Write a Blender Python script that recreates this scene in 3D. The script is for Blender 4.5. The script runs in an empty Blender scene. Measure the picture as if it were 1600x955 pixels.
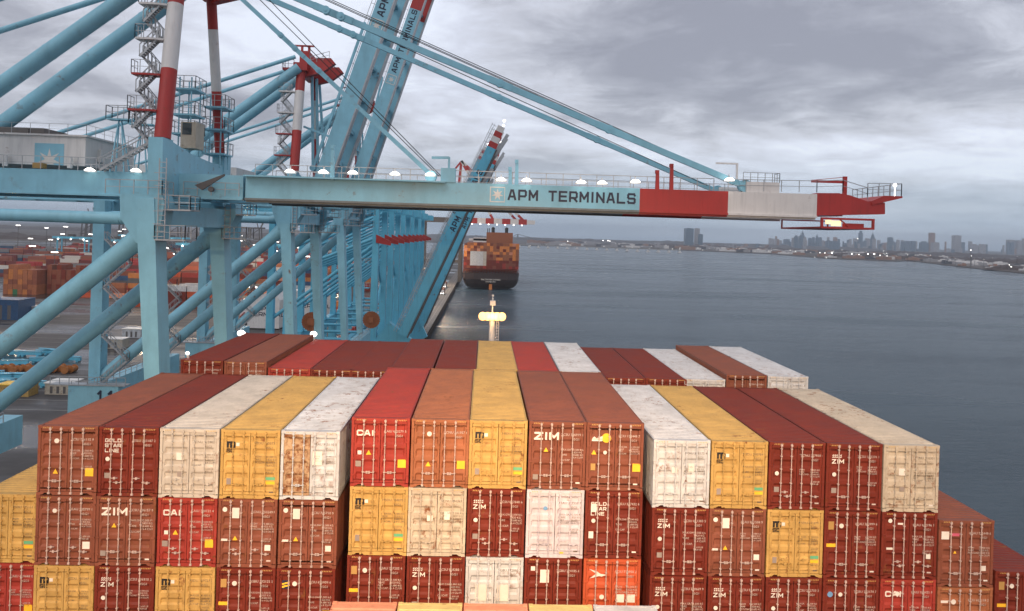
import bpy, math, random
from mathutils import Vector, Matrix
random.seed(7)
S = bpy.data.scenes[0] if bpy.context.scene is None else bpy.context.scene
COL = S.collection
R = math.radians
# ------------------------------------------------------------------ camera
CAMZ = 44.0
F, YAW, ROLL, CX, CY = 1204.43, .0347, .0302, 800.0, 366.49
_f = Vector((math.sin(YAW), math.cos(YAW), 0)); _r0 = Vector((math.cos(YAW), -math.sin(YAW), 0)); _u0 = Vector((0, 0, 1))
_r = _r0*math.cos(ROLL) + _u0*math.sin(ROLL); _u = _u0*math.cos(ROLL) - _r0*math.sin(ROLL)
cam = bpy.data.cameras.new('camera'); co = bpy.data.objects.new('camera', cam); COL.objects.link(co)
co.matrix_world = Matrix(((_r.x, _u.x, -_f.x, 0), (_r.y, _u.y, -_f.y, 0), (_r.z, _u.z, -_f.z, CAMZ), (0, 0, 0, 1)))
cam.sensor_fit = 'HORIZONTAL'; cam.sensor_width = 36; cam.lens = 36*F/1600
cam.shift_y = -(477.5-CY)/1600; cam.clip_start = .5; cam.clip_end = 40000
S.camera = co
def P(x, y, X=None, Y=None, Z=None):
    """a pixel of the photograph on a real plane (Z relative to the eye)"""
    d = _f + _r*((x-CX)/F) - _u*((y-CY)/F)
    t = X/d.x if X is not None else Y/d.y if Y is not None else Z/d.z
    v = d*t; return Vector((v.x, v.y, v.z+CAMZ))
# ------------------------------------------------------------------ world
S.view_settings.view_transform = 'Standard'; S.view_settings.look = 'None'; S.view_settings.gamma = 1; S.view_settings.exposure = 0.0
S.view_settings.use_curve_mapping = False
SUN_EL, SUN_AZ = R(14), R(215)
w = bpy.data.worlds.new('World'); S.world = w; w.use_nodes = True
nt = w.node_tree; N = nt.nodes; L = nt.links; N.clear()
def nd(t, **k):
    n = N.new(t)
    for a, b in k.items():
        if a in n.inputs.keys(): n.inputs[a].default_value = b
        else: setattr(n, a, b)
    return n
out = nd('ShaderNodeOutputWorld'); bg = nd('ShaderNodeBackground'); bg.inputs['Strength'].default_value = .1
sky = nd('ShaderNodeTexSky'); sky.sky_type = 'NISHITA'; sky.sun_disc = False; sky.sun_elevation = SUN_EL; sky.sun_rotation = SUN_AZ
tc = nd('ShaderNodeTexCoord'); sep = nd('ShaderNodeSeparateXYZ'); L.new(tc.outputs['Generated'], sep.inputs[0])
def mth(op, a, b=None, c=None):
    n = nd('ShaderNodeMath', operation=op)
    for i, v in enumerate((a, b, c)):
        if v is None: continue
        if isinstance(v, (int, float)): n.inputs[i].default_value = v
        else: L.new(v, n.inputs[i])
    return n.outputs[0]
zc = mth('MAXIMUM', sep.outputs[2], 0.0); den = mth('ADD', zc, .17)
cmb = nd('ShaderNodeCombineXYZ'); L.new(mth('DIVIDE', sep.outputs[0], den), cmb.inputs[0]); L.new(mth('DIVIDE', sep.outputs[1], den), cmb.inputs[1])
mp = nd('ShaderNodeMapping'); mp.inputs['Location'].default_value = (3.1, 1.7, 0); mp.inputs['Rotation'].default_value = (0, 0, R(18)); mp.inputs['Scale'].default_value = (1.0, 1.15, 1)
L.new(cmb.outputs[0], mp.inputs[0])
n1 = nd('ShaderNodeTexNoise', Scale=.8, Detail=9.0, Roughness=.50, Distortion=.25); L.new(mp.outputs[0], n1.inputs['Vector'])
n2 = nd('ShaderNodeTexNoise', Scale=3.0, Detail=9.0, Roughness=.66, Distortion=.4); L.new(mp.outputs[0], n2.inputs['Vector'])
cl = mth('ADD', mth('MULTIPLY', n1.outputs[0], .70), mth('MULTIPLY', n2.outputs[0], .30))
cr = nd('ShaderNodeValToRGB'); L.new(cl, cr.inputs[0])
e = cr.color_ramp.elements
e[0].position = .38; e[0].color = (.345, .35, .42, 1); e[1].position = .60; e[1].color = (.92, .97, 1.10, 1)
for p_, c_ in ((.44, (.45, .46, .535, 1)), (.49, (.63, .645, .73, 1)), (.545, (.76, .79, .91, 1))):
    q = e.new(p_); q.color = c_
# the low band of clear bluish air along the horizon
hz = nd('ShaderNodeMapRange'); L.new(sep.outputs[2], hz.inputs[0]); hz.inputs[1].default_value = .0; hz.inputs[2].default_value = .13; hz.inputs[3].default_value = 1; hz.inputs[4].default_value = 0; hz.interpolation_type = 'SMOOTHSTEP'
mpb = nd('ShaderNodeMapping'); mpb.inputs['Scale'].default_value = (2.2, 2.2, 26); L.new(tc.outputs['Generated'], mpb.inputs[0])
n3 = nd('ShaderNodeTexNoise', Scale=1.6, Detail=5.0, Roughness=.5); L.new(mpb.outputs[0], n3.inputs['Vector'])
hr = nd('ShaderNodeValToRGB'); L.new(n3.outputs[0], hr.inputs[0]); e = hr.color_ramp.elements
e[0].position = .35; e[0].color = (.40, .55, .74, 1); e[1].position = .68; e[1].color = (.76, .90, 1.08, 1)
mx = nd('ShaderNodeMixRGB'); L.new(mth('MULTIPLY', hz.outputs[0], .85), mx.inputs[0]); L.new(cr.outputs[0], mx.inputs[1]); L.new(hr.outputs[0], mx.inputs[2])
sc10 = nd('ShaderNodeVectorMath', operation='SCALE'); L.new(mx.outputs[0], sc10.inputs[0]); sc10.inputs['Scale'].default_value = 9.2
ss = nd('ShaderNodeVectorMath', operation='SCALE'); L.new(sky.outputs[0], ss.inputs[0]); ss.inputs['Scale'].default_value = .12
ad = nd('ShaderNodeVectorMath', operation='ADD'); L.new(sc10.outputs[0], ad.inputs[0]); L.new(ss.outputs[0], ad.inputs[1])
L.new(ad.outputs[0], bg.inputs[0]); L.new(bg.outputs[0], out.inputs[0])
sl = bpy.data.lights.new('sun', 'SUN'); sl.energy = .75; sl.angle = R(25); sl.color = (1, .93, .88)
so = bpy.data.objects.new('sun', sl); COL.objects.link(so)
so.rotation_euler = (R(50), 0, R(150+180)); so.location = (0, 0, 200)
so.rotation_euler = Vector((-.45, -.65, .75)).to_track_quat('Z', 'Y').to_euler()
# deck floodlights of the ship's bridge, behind and below the eye
def spot(name, loc, tgt, power, ang, col, rad=.35, blend=.6):
    l = bpy.data.lights.new(name, 'SPOT'); l.energy = power; l.spot_size = R(ang); l.spot_blend = blend; l.color = col; l.shadow_soft_size = rad
    o = bpy.data.objects.new(name, l); COL.objects.link(o); o.location = loc
    o.rotation_euler = (Vector(loc)-Vector(tgt)).to_track_quat('Z', 'Y').to_euler(); return o
WARM = (1, .66, .38)
for x in (-15, -4, 5, 16):
    spot('deck_floodlight', (x, -2.0, 49.0), (x*1.02, 33, 28.5), 36000, 74, WARM, blend=.75)
# ------------------------------------------------------------------ helpers
class MB:
    def __init__(s): s.v = []; s.f = []
    def add(s, vs, fs):
        b = len(s.v); s.v += [tuple(v) for v in vs]; s.f += [tuple(b+i for i in f) for f in fs]; return s
    def box(s, x0, x1, y0, y1, z0, z1):
        return s.add([(x, y, z) for x in (x0, x1) for y in (y0, y1) for z in (z0, z1)],
                     [(0, 1, 3, 2), (4, 6, 7, 5), (0, 4, 5, 1), (2, 3, 7, 6), (0, 2, 6, 4), (1, 5, 7, 3)])
    def bar(s, a, b, w_, h_, w2=None, h2=None, up=(0, 0, 1)):
        a = Vector(a); b = Vector(b); d = (b-a).normalized(); up = Vector(up)
        if abs(d.dot(up)) > .98: up = Vector((0, 1, 0)) if abs(d.y) < .9 else Vector((1, 0, 0))
        sx = d.cross(up).normalized(); sy = sx.cross(d).normalized(); vs = []
        for p, ww, hh in ((a, w_, h_), (b, w2 or w_, h2 or h_)):
            for i, j in ((-1, -1), (1, -1), (1, 1), (-1, 1)): vs.append(p + sx*(i*ww/2) + sy*(j*hh/2))
        return s.add(vs, [(3, 2, 1, 0), (4, 5, 6, 7), (0, 1, 5, 4), (1, 2, 6, 5), (2, 3, 7, 6), (3, 0, 4, 7)])
    def tube(s, a, b, r1, r2=None, n=12, cap=True):
        a = Vector(a); b = Vector(b); r2 = r1 if r2 is None else r2; d = (b-a).normalized()
        up = Vector((0, 0, 1)) if abs(d.z) < .95 else Vector((1, 0, 0)); sx = d.cross(up).normalized(); sy = sx.cross(d); vs = []
        for p, r in ((a, r1), (b, r2)):
            for i in range(n):
                t = 2*math.pi*i/n; vs.append(p + sx*(math.cos(t)*r) + sy*(math.sin(t)*r))
        fs = [(i, (i+1) % n, n+(i+1) % n, n+i) for i in range(n)]
        if cap: fs += [tuple(range(n-1, -1, -1)), tuple(range(n, 2*n))]
        return s.add(vs, fs)
    def prism(s, pts, y0, y1):          # polygon in XZ extruded along Y
        n = len(pts); vs = [(x, y0, z) for x, z in pts] + [(x, y1, z) for x, z in pts]
        return s.add(vs, [tuple(range(n)), tuple(range(2*n-1, n-1, -1))] + [(i, n+i, n+(i+1) % n, (i+1) % n) for i in range(n)])
    def prismz(s, pts, z0, z1):
        n = len(pts); vs = [(x, y, z0) for x, y in pts] + [(x, y, z1) for x, y in pts]
        return s.add(vs, [tuple(range(n-1, -1, -1)), tuple(range(n, 2*n))] + [(i, (i+1) % n, n+(i+1) % n, n+i) for i in range(n)])
    def ball(s, c, r, sx=1, sy=1, sz=1, n=8, m=5):
        vs = []; 
        for j in range(m+1):
            ph = math.pi*j/m
            for i in range(n):
                t = 2*math.pi*i/n; vs.append((c[0]+r*sx*math.sin(ph)*math.cos(t), c[1]+r*sy*math.sin(ph)*math.sin(t), c[2]+r*sz*math.cos(ph)))
        return s.add(vs, [(j*n+i, (j+1)*n+i, (j+1)*n+(i+1) % n, j*n+(i+1) % n) for j in range(m) for i in range(n)])
    def rail(s, pts, h=1.1, step=1.6, r=.045, mid=True):
        for a, b in zip(pts[:-1], pts[1:]):
            a = Vector(a); b = Vector(b); n = max(1, round((b-a).length/step)); up = Vector((0, 0, h))
            s.bar(a+up, b+up, r*1.6, r*1.6)
            if mid: s.bar(a+up*.5, b+up*.5, r*1.2, r*1.2)
            for i in range(n+1):
                p = a.lerp(b, i/n); s.bar(p, p+up, r*1.6, r*1.6)
        return s
    def mesh(s, name, org=(0, 0, 0), smooth=False):
        me = bpy.data.meshes.new(name); me.from_pydata([(v[0]-org[0], v[1]-org[1], v[2]-org[2]) for v in s.v], [], s.f); me.update()
        if smooth:
            for p in me.polygons: p.use_smooth = True
            try: me.set_sharp_from_angle(angle=R(40))
            except Exception: pass
        return me
def link(name, me, mat=None, parent=None, loc=(0, 0, 0)):
    o = bpy.data.objects.new(name, me); COL.objects.link(o); o.location = loc
    if mat is not None:
        if not me.materials: me.materials.append(mat)
        if me.materials[0] is not mat: o.material_slots[0].link = 'OBJECT'; o.material_slots[0].material = mat
    if parent: o.parent = parent
    return o
def worg(p):
    v = Vector((0, 0, 0))
    while p is not None: v += p.location; p = p.parent
    return v
def part(name, mb, mat, parent, label=None, smooth=False):     # mb in world coordinates
    o = link(name, mb.mesh(name, worg(parent), smooth), mat, parent)
    if label: o['label'] = label
    return o
def tag(o, label=None, cat=None, group=None, kind=None):
    if label: o['label'] = label
    if cat: o['category'] = cat
    if group: o['group'] = group
    if kind: o['kind'] = kind
    return o
def thing(name, label, cat, loc=(0, 0, 0), group=None):
    o = bpy.data.objects.new(name, None); o.empty_display_size = .5; COL.objects.link(o); o.location = loc
    return tag(o, label, cat, group)
def single(name, mb, mat, label, cat, loc=(0, 0, 0), group=None, smooth=False):
    o = link(name, mb.mesh(name, loc, smooth), mat, None, loc); return tag(o, label, cat, group)
def struct(name, mb, mat, smooth=False):
    o = link(name, mb.mesh(name, (0, 0, 0), smooth), mat); o['kind'] = 'structure'; return o
def dup(o, loc=None, parent=None):
    c = o.copy(); COL.objects.link(c)
    if parent: c.parent = parent
    if loc is not None: c.location = loc
    for ch in list(o.children): dup(ch, None, c)
    return c
# ------------------------------------------------------------------ materials
def mat(name, fn):
    m = bpy.data.materials.new(name); m.use_nodes = True; t = m.node_tree; t.nodes.clear()
    o = t.nodes.new('ShaderNodeOutputMaterial'); b = t.nodes.new('ShaderNodeBsdfPrincipled'); t.links.new(b.outputs[0], o.inputs[0]); fn(t, b, o); return m
def setb(b, **k):
    for a, v in k.items(): b.inputs[a.replace('_', ' ')].default_value = v
def noise(t, vec, scale, detail=5, rough=.6, mapscale=None):
    if mapscale:
        m = t.nodes.new('ShaderNodeMapping'); m.inputs['Scale'].default_value = mapscale; t.links.new(vec, m.inputs[0]); vec = m.outputs[0]
    n = t.nodes.new('ShaderNodeTexNoise'); n.inputs['Scale'].default_value = scale; n.inputs['Detail'].default_value = detail; n.inputs['Roughness'].default_value = rough
    t.links.new(vec, n.inputs['Vector']); return n.outputs[0]
def ramp(t, fac, *st):
    r = t.nodes.new('ShaderNodeValToRGB'); t.links.new(fac, r.inputs[0]); e = r.color_ramp.elements
    e[0].position, c0 = st[0]; e[0].color = (*c0, 1) if not isinstance(c0, (int, float)) else (c0, c0, c0, 1)
    e[1].position, c1 = st[-1]; e[1].color = (*c1, 1) if not isinstance(c1, (int, float)) else (c1, c1, c1, 1)
    for p_, c_ in st[1:-1]:
        q = e.new(p_); q.color = (*c_, 1) if not isinstance(c_, (int, float)) else (c_, c_, c_, 1)
    return r.outputs[0]
def mix(t, fac, a, b, mode='MIX'):
    m = t.nodes.new('ShaderNodeMixRGB'); m.blend_type = mode
    for i, v in ((0, fac), (1, a), (2, b)):
        if isinstance(v, (int, float)): m.inputs[i].default_value = v
        elif isinstance(v, tuple): m.inputs[i].default_value = (*v, 1)
        else: t.links.new(v, m.inputs[i])
    return m.outputs[0]
def objvec(t, rnd=True):
    tcn = t.nodes.new('ShaderNodeTexCoord')
    if not rnd: return tcn.outputs['Object']
    oi = t.nodes.new('ShaderNodeObjectInfo'); a = t.nodes.new('ShaderNodeVectorMath'); a.operation = 'MULTIPLY_ADD'
    c = t.nodes.new('ShaderNodeCombineXYZ')
    for i in range(3): t.links.new(oi.outputs['Random'], c.inputs[i])
    t.links.new(c.outputs[0], a.inputs[0]); a.inputs[1].default_value = (93, 57, 71); t.links.new(tcn.outputs['Object'], a.inputs[2]); return a.outputs[0]
HEAVY = 1
RUST = (.17, .062, .022)
def paint(name, col, rust=.3, rough=.5, scale=1.0, var=.22, metal=0.0, vary=.0, streak=(6, 6, .5)):
    def fn(t, b, o):
        v = objvec(t)
        n1 = noise(t, v, .9*scale, 6, .65); n2 = noise(t, v, 1.0*scale, 5, .6, streak); n3 = noise(t, v, 2.6*scale, 9, .72)
        n4 = noise(t, v, .35*scale, 3, .5)
        c = mix(t, 1.0, col, ramp(t, n1, (.3, 1-var), (.7, 1+var*.6)), 'MULTIPLY')
        c = mix(t, ramp(t, n2, (.50, 0.0), (.78, .42)), c, tuple(x*.5+.008 for x in col))
        r_ = mix(t, 1.0, ramp(t, n3, (.60-.16*rust, 0.0), (.70-.12*rust, 1.0)), ramp(t, n4, (.50-.25*rust, 0.0), (.66-.2*rust, 1.0)), 'MULTIPLY')
        c = mix(t, r_, c, RUST)
        if vary:
            oi = t.nodes.new('ShaderNodeObjectInfo'); c = mix(t, 1.0, c, ramp(t, oi.outputs['Random'], (0, 1-vary), (1, 1+vary)), 'MULTIPLY')
        t.links.new(c, b.inputs['Base Color']); setb(b, Metallic=metal, Specular_IOR_Level=.22 if scale >= .8 else .45)
        t.links.new(ramp(t, n1, (.2, rough-.08), (.8, rough+.2)), b.inputs['Roughness'])
        bp = t.nodes.new('ShaderNodeBump'); bp.inputs['Strength'].default_value = .12; bp.inputs['Distance'].default_value = .02; t.links.new(n3, bp.inputs['Height']); t.links.new(bp.outputs[0], b.inputs['Normal'])
    return mat(name, fn)
def plain(name, col, rough=.6, metal=0.0):
    def fn(t, b, o):
        c = mix(t, 1.0, col, ramp(t, noise(t, objvec(t), 1.3, 5), (.3, .82), (.7, 1.1)), 'MULTIPLY'); t.links.new(c, b.inputs['Base Color']); setb(b, Roughness=rough, Metallic=metal)
    return mat(name, fn)
def glow(name, col, st):
    def fn(t, b, o): setb(b, Base_Color=(*col, 1), Emission_Color=(*col, 1), Emission_Strength=st)
    return mat(name, fn)
M = dict(haz=plain('faded_yellow_mark', (.50, .33, .10), .6), mbrown=plain('faded_dark_mark', (.13, .10, .07), .6), mpale=plain('faded_pale_mark', (.52, .44, .40), .6), pyellow=paint('pale_yellow_paint', (.58, .47, .20), .25), rgrey=plain('rail_grey', (.17, .19, .19), .5),
 brown=paint('brown_paint', (.205, .068, .042), .35), dark=paint('dark_red_paint', (.155, .025, .015), .25), red=paint('red_paint', (.30, .040, .030), .2),
 yellow=paint('yellow_paint', (.47, .305, .10), .25), white=paint('white_paint', (.51, .53, .55), .38), cream=paint('cream_paint', (.46, .41, .33), .42),
 rusty=paint('rusty_white_paint', (.50, .53, .56), .45, scale=.8), lilac=paint('pale_lilac_paint', (.52, .49, .54), .1), orange=paint('orange_paint', (.44, .085, .035), .2),
 tan=paint('orange_brown_paint', (.30, .112, .055), .3), grey=paint('beige_grey_paint', (.48, .45, .40), .3), salmon=paint('salmon_paint', (.62, .27, .17), .2),
 blue=paint('blue_paint', (.03, .08, .17), .2), green=paint('green_paint', (.04, .16, .08), .2), dgrey=paint('dark_grey_paint', (.09, .09, .10), .1), pink=paint('magenta_paint', (.50, .10, .17), .1),
 cyan=paint('light_blue_crane_paint', (.25, .53, .645), .14, .42, .35, .16, streak=(2, 2, .3)), cyan2=paint('strong_blue_crane_paint', (.12, .46, .62), .10, .42, .3, .12),
 cred=paint('crane_red_paint', (.42, .035, .03), .05, .45, .5, .12), cwhite=paint('crane_white_paint', (.70, .67, .64), .1, .45, .5, .08),
 galv=plain('galvanised_steel', (.42, .43, .44), .45, .5), bar=plain('pale_bar_paint', (.46, .36, .33), .5), black=plain('black_mark', (.012, .012, .014), .5),
 mwhite=plain('white_mark', (.70, .67, .62), .5), myel=plain('yellow_mark', (.85, .50, .03), .5), mdark=plain('navy_mark', (.012, .02, .05), .5), mtan=plain('tan_mark', (.42, .25, .08), .5),
 mgreen=plain('green_mark', (.12, .40, .22), .5), mblue=plain('blue_mark', (.15, .32, .55), .5), mgrey=plain('grey_mark', (.28, .24, .22), .5),
 rope=plain('black_rope', (.02, .02, .022), .5), timber=plain('fender_timber', (.05, .04, .035), .8), steel=plain('dark_steel', (.10, .09, .085), .6),
 concrete=plain('concrete', (.32, .31, .29), .85), glowc=glow('cool_lamp', (1, .96, .90), 5), gloww=glow('warm_lamp', (1, .50, .15), 3.6), hull=plain('hull_dark', (.055, .036, .036), .6), deck=plain('deck_paint', (.10, .04, .03), .8),
 glass=plain('cab_glass', (.03, .05, .06), .1), land=plain('winter_land', (.085, .065, .050), .95), wood=plain('bare_woodland', (.070, .048, .040), .95))
M['heavy'] = paint('heavily_rusted_paint', (.44, .31, .19), .95, scale=1.3)
# ------------------------------------------------------------------ setting: water, quay, yard, land
def wfn(t, b, o):
    g = t.nodes.new('ShaderNodeNewGeometry').outputs['Position']
    a = noise(t, g, .42, 10, .70, (.5, 1.3, 1)); c = noise(t, g, .013, 5, .55, (.22, 1, 1)); 
    h = t.nodes.new('ShaderNodeMath'); h.operation = 'MULTIPLY_ADD'; t.links.new(a, h.inputs[0]); h.inputs[1].default_value = 1.0
    a2 = noise(t, g, 1.5, 6, .7, (.5, 1.5, 1)); m2 = t.nodes.new('ShaderNodeMath'); m2.operation = 'MULTIPLY_ADD'; t.links.new(a2, m2.inputs[0]); m2.inputs[1].default_value = .35; t.links.new(a, m2.inputs[2]); t.links.new(m2.outputs[0], h.inputs[0])
    s2 = t.nodes.new('ShaderNodeMath'); s2.operation = 'MULTIPLY'; t.links.new(c, s2.inputs[0]); s2.inputs[1].default_value = 5.0; t.links.new(s2.outputs[0], h.inputs[2])
    bp = t.nodes.new('ShaderNodeBump'); bp.inputs['Strength'].default_value = .75; bp.inputs['Distance'].default_value = 2.3; t.links.new(h.outputs[0], bp.inputs['Height']); t.links.new(bp.outputs[0], b.inputs['Normal'])
    t.links.new(ramp(t, c, (.40, .10), (.62, .30)), b.inputs['Roughness']); setb(b, IOR=1.33)
    t.links.new(ramp(t, c, (.38, (.022, .048, .068)), (.62, (.045, .080, .104))), b.inputs['Base Color'])
water_m = mat('river_water', wfn)
mb = MB(); mb.add([(-14000, -3000, 0), (16000, -3000, 0), (16000, 16000, 0), (-14000, 16000, 0)], [(0, 1, 2, 3)])
struct('water', mb, water_m)
QZ = CAMZ-41.0; QX = -22.4
def asph(t, b, o):
    g = t.nodes.new('ShaderNodeNewGeometry').outputs['Position']
    a = noise(t, g, .02, 6, .6, (.5, 1.5, 1)); c = noise(t, g, .25, 6, .7)
    t.links.new(mix(t, 1.0, ramp(t, a, (.40, (.020, .019, .020)), (.60, (.070, .063, .060))), ramp(t, c, (.3, .7), (.7, 1.2)), 'MULTIPLY'), b.inputs['Base Color'])
    t.links.new(ramp(t, a, (.42, .22), (.56, .85)), b.inputs['Roughness'])
asph_m = mat('wet_asphalt', asph)
def quayfn(t, b, o):
    g = t.nodes.new('ShaderNodeNewGeometry').outputs['Position']; c = noise(t, g, .3, 7, .7)
    t.links.new(ramp(t, c, (.3, (.10, .09, .085)), (.7, (.24, .22, .20))), b.inputs['Base Color']); setb(b, Roughness=.75)
quay_m = mat('quay_concrete', quayfn)
mb = MB(); mb.box(-2600, QX, -400, 1500, -6, QZ); struct('ground', mb, asph_m)
mb = MB(); mb.box(-29.5, QX+.12, -400, 1500, -5, QZ+.02); struct('quay', mb, quay_m)
mb = MB()
for x in (-24.2, -26.0): mb.box(x-.06, x+.06, 40, 900, QZ+.02, QZ+.05)
for x in (-31, -34.6, -38.2, -41.8): 
    for k in range(60): mb.box(x-.12, x+.12, 60+k*13, 67+k*13, QZ, QZ+.008)
for k in range(26): mb.box(-190, -60, 170+k*9.5, 170.18+k*9.5, QZ, QZ+.008)
struct('road_marking', mb, plain('road_paint', (.42, .40, .36), .7))
# quay edge timbers
fm = MB(); fm.box(0, .55, -.55, .55, -2.9, .05); fm.box(.55, .8, -.75, .75, -2.4, -.5); fme = fm.mesh('quay_fender')
for k in range(96):
    o = link('quay_fender', fme, M['timber'], None, (QX+.13, 60+k*5.6, QZ-.1)); tag(o, 'black timber fender bolted on the face of the quay wall', 'fender', 'fenders along the quay wall')
# ------------------------------------------------------------------ container kit
CW, CL, CH = 2.438, 12.19, 2.896
def corr(n, p, d):      # trapezoid profile: list of (s, depth)
    r = []
    for i in range(n):
        s0 = i*p; r += [(s0, 0), (s0+p*.25, 0), (s0+p*.42, d), (s0+p*.75, d)] if i < n else []
        r[-1] = (s0+p*.8, d)
    return r
def body_mb():
    b = MB(); n = 40; p = (CL-.4)/n; hw = CW/2-.012
    for sx in (-1, 1):
        vs = []
        pr = [(0, 0)]
        for i in range(n): s0 = i*p; pr += [(s0+p*.1, 0), (s0+p*.25, .036), (s0+p*.6, .036), (s0+p*.75, 0)]
        pr.append((CL-.4, 0))
        for s_, d in pr:
            for z in (.16, CH-.11): vs.append((sx*(hw-d), .2+s_, z))
        m = len(pr); fs = [(2*i, 2*i+2, 2*i+3, 2*i+1) if sx < 0 else (2*i, 2*i+1, 2*i+3, 2*i+2) for i in range(m-1)]; b.add(vs, fs)
    n = 44; p = (CL-.7)/n; vs = []; pr = [(.0, 0), (.35, 0)]
    for i in range(n): s0 = .35+i*p; pr += [(s0+p*.05, 0), (s0+p*.25, .03), (s0+p*.6, .03), (s0+p*.8, 0)]
    pr += [(CL-.0, 0)]
    for s_, d in pr:
        for x in (-hw+.05, 0, hw-.05): vs.append((x, s_+.0, CH-.036+d*(1)+(.012 if x == 0 else 0)))
    m = len(pr)
    for i in range(m-1):
        for j in (0, 1): b.add([], [(len(b.v)-0+0,)*0] if 0 else [])
    base = len(b.v); b.v += vs
    for i in range(m-1):
        for j in (0, 1): b.f.append((base+3*i+j, base+3*i+j+1, base+3*i+3+j+1, base+3*i+3+j))
    b.box(-hw+.05, hw-.05, CL-.06, CL-.03, .16, CH-.1); b.box(-hw+.02, hw-.02, .1, CL-.1, .13, .15)
    return b
def frame_mb():
    b = MB(); h = CW/2
    for sx in (-1, 1):
        x0, x1 = (sx*h-.0, sx*(h-.11)); x0, x1 = min(x0, x1), max(x0, x1)
        b.box(x0, x1, .02, .16, .16, CH-.12); b.box(x0, x1, CL-.16, CL-.02, .16, CH-.12)
        xa, xb = sorted((sx*(h-.004), sx*(h-.075))); b.box(xa, xb, .18, CL-.18, CH-.125, CH-.02); b.box(xa, xb, .18, CL-.18, .02, .165)
        for y in (0, CL-.178):
            for z in (0, CH-.118):
                xa, xb = sorted((sx*(h+.002), sx*(h-.16))); b.box(xa, xb, y, y+.178, z, z+.12)
                b.box(min(sx*(h-.05), sx*(h-.11)), max(sx*(h-.05), sx*(h-.11)), y-.006 if y == 0 else y+.17, y+.01 if y == 0 else y+.184, z+.03, z+.09)
        # hinges on the corner posts
        for z in (.45, 1.15, 1.85, 2.5):
            xa, xb = sorted((sx*(h-.01), sx*(h-.15))); b.box(xa, xb, -.012, .018, z, z+.07)
    b.box(-h+.16, h-.16, .0, .13, CH-.15, CH-.02)                       # header
    b.prism([(-h+.16, .16), (-h+.16, .03), (-.98, .03), (-.88, .10), (-.66, .10), (-.56, .015), (.56, .015), (.66, .10), (.88, .10), (.98, .03), (h-.16, .03), (h-.16, .16)], .0, .14)
    b.box(-h+.16, h-.16, CL-.13, CL-.0, CH-.14, CH-.02); b.box(-h+.16, h-.16, CL-.13, CL-.0, .03, .16)
    return b
DZ0, DZ1 = .175, CH-.165
def door_mb(sx, flat=False):
    b = MB(); x0, x1 = (.012, CW/2-.125); prof = [(DZ0, .0)]
    H = DZ1-DZ0; pr = [(0, .0), (.055, .0)]
    for i in range(5):
        c = (i+.5)/5; pr += [(c-.072, .0), (c-.036, .078), (c+.026, .078), (c+.072, .0)] if not flat else [(c-.060, .0), (c-.030, .062), (c+.022, .062), (c+.060, .0)]
    pr += [(.945, .0), (1, 0)]
    # flat rim each side, pressed panels between
    xa, xb = x0+.075, x1-.075; vs = []
    for s_, d in pr:
        z = DZ0+H*s_
        for x, dd in ((x0, 0), (xa, 0), (xa+.05, d), (xb-.05, d), (xb, 0), (x1, 0)): vs.append((sx*x, .035+dd, z))
    m = len(pr); fs = []
    for i in range(m-1):
        for j in range(5):
            q = (6*i+j, 6*i+j+1, 6*i+6+j+1, 6*i+6+j); fs.append(q if sx > 0 else q[::-1])
    b.add(vs, fs)
    for xx in (x0, x1): b.box(min(sx*xx, sx*(xx+.001 if xx == x0 else xx-.001)), max(sx*xx, sx*(xx+.001 if xx == x0 else xx-.001)), .036, .09, DZ0, DZ1)
    b.box(min(sx*x0, sx*x1), max(sx*x0, sx*x1), .108, .115, DZ0, DZ1)
    return b
def bar_mb(x, hz_, side):
    b = MB(); b.tube((x, -.035, .06), (x, -.035, CH-.05), .021, n=8)
    for z in (.10, CH-.13): b.box(x-.045, x+.045, -.06, .02, z-.035, z+.045)
    for z in (.34, .62, 1.15, 1.75, 2.3, CH-.28): b.box(x-.04, x+.04, -.058, .032, z-.02, z+.02)
    b.bar((x, -.06, hz_), (x+side*.34, -.06, hz_+.01), .045, .02); b.box(x+side*.19-.04, x+side*.19+.04, -.075, -.03, hz_-.05, hz_+.05)
    return b
me_body = body_mb().mesh('container_body'); me_frame = frame_mb().mesh('container_frame')
me_doorL = [door_mb(-1, f_).mesh('door') for f_ in (0, 1)]; me_doorR = [door_mb(1, f_).mesh('door') for f_ in (0, 1)]
me_barB = [bar_mb(-.70, .78, .9).mesh('locking_bar'), bar_mb(-.26, .60, -.9).mesh('locking_bar'), bar_mb(.20, .78, .9).mesh('locking_bar'), bar_mb(.64, .60, .9).mesh('locking_bar')]
me_bar = [bar_mb(-.70, .62, .9).mesh('locking_bar'), bar_mb(-.26, .62, -.9).mesh('locking_bar'), bar_mb(.20, .62, .9).mesh('locking_bar'), bar_mb(.64, .62, -.9).mesh('locking_bar')]
hm = MB()
for sx in (-1, 1):
    for k in range(6):
        x = sx*(CW/2-.2-k*.07); hm.add([(x, -.004, CH-.115), (x+.028, -.004, CH-.115), (x+.055, -.004, CH-.06), (x+.027, -.004, CH-.06)], [(0, 1, 2, 3)])
me_haz = hm.mesh('hazard_stripe')
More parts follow.
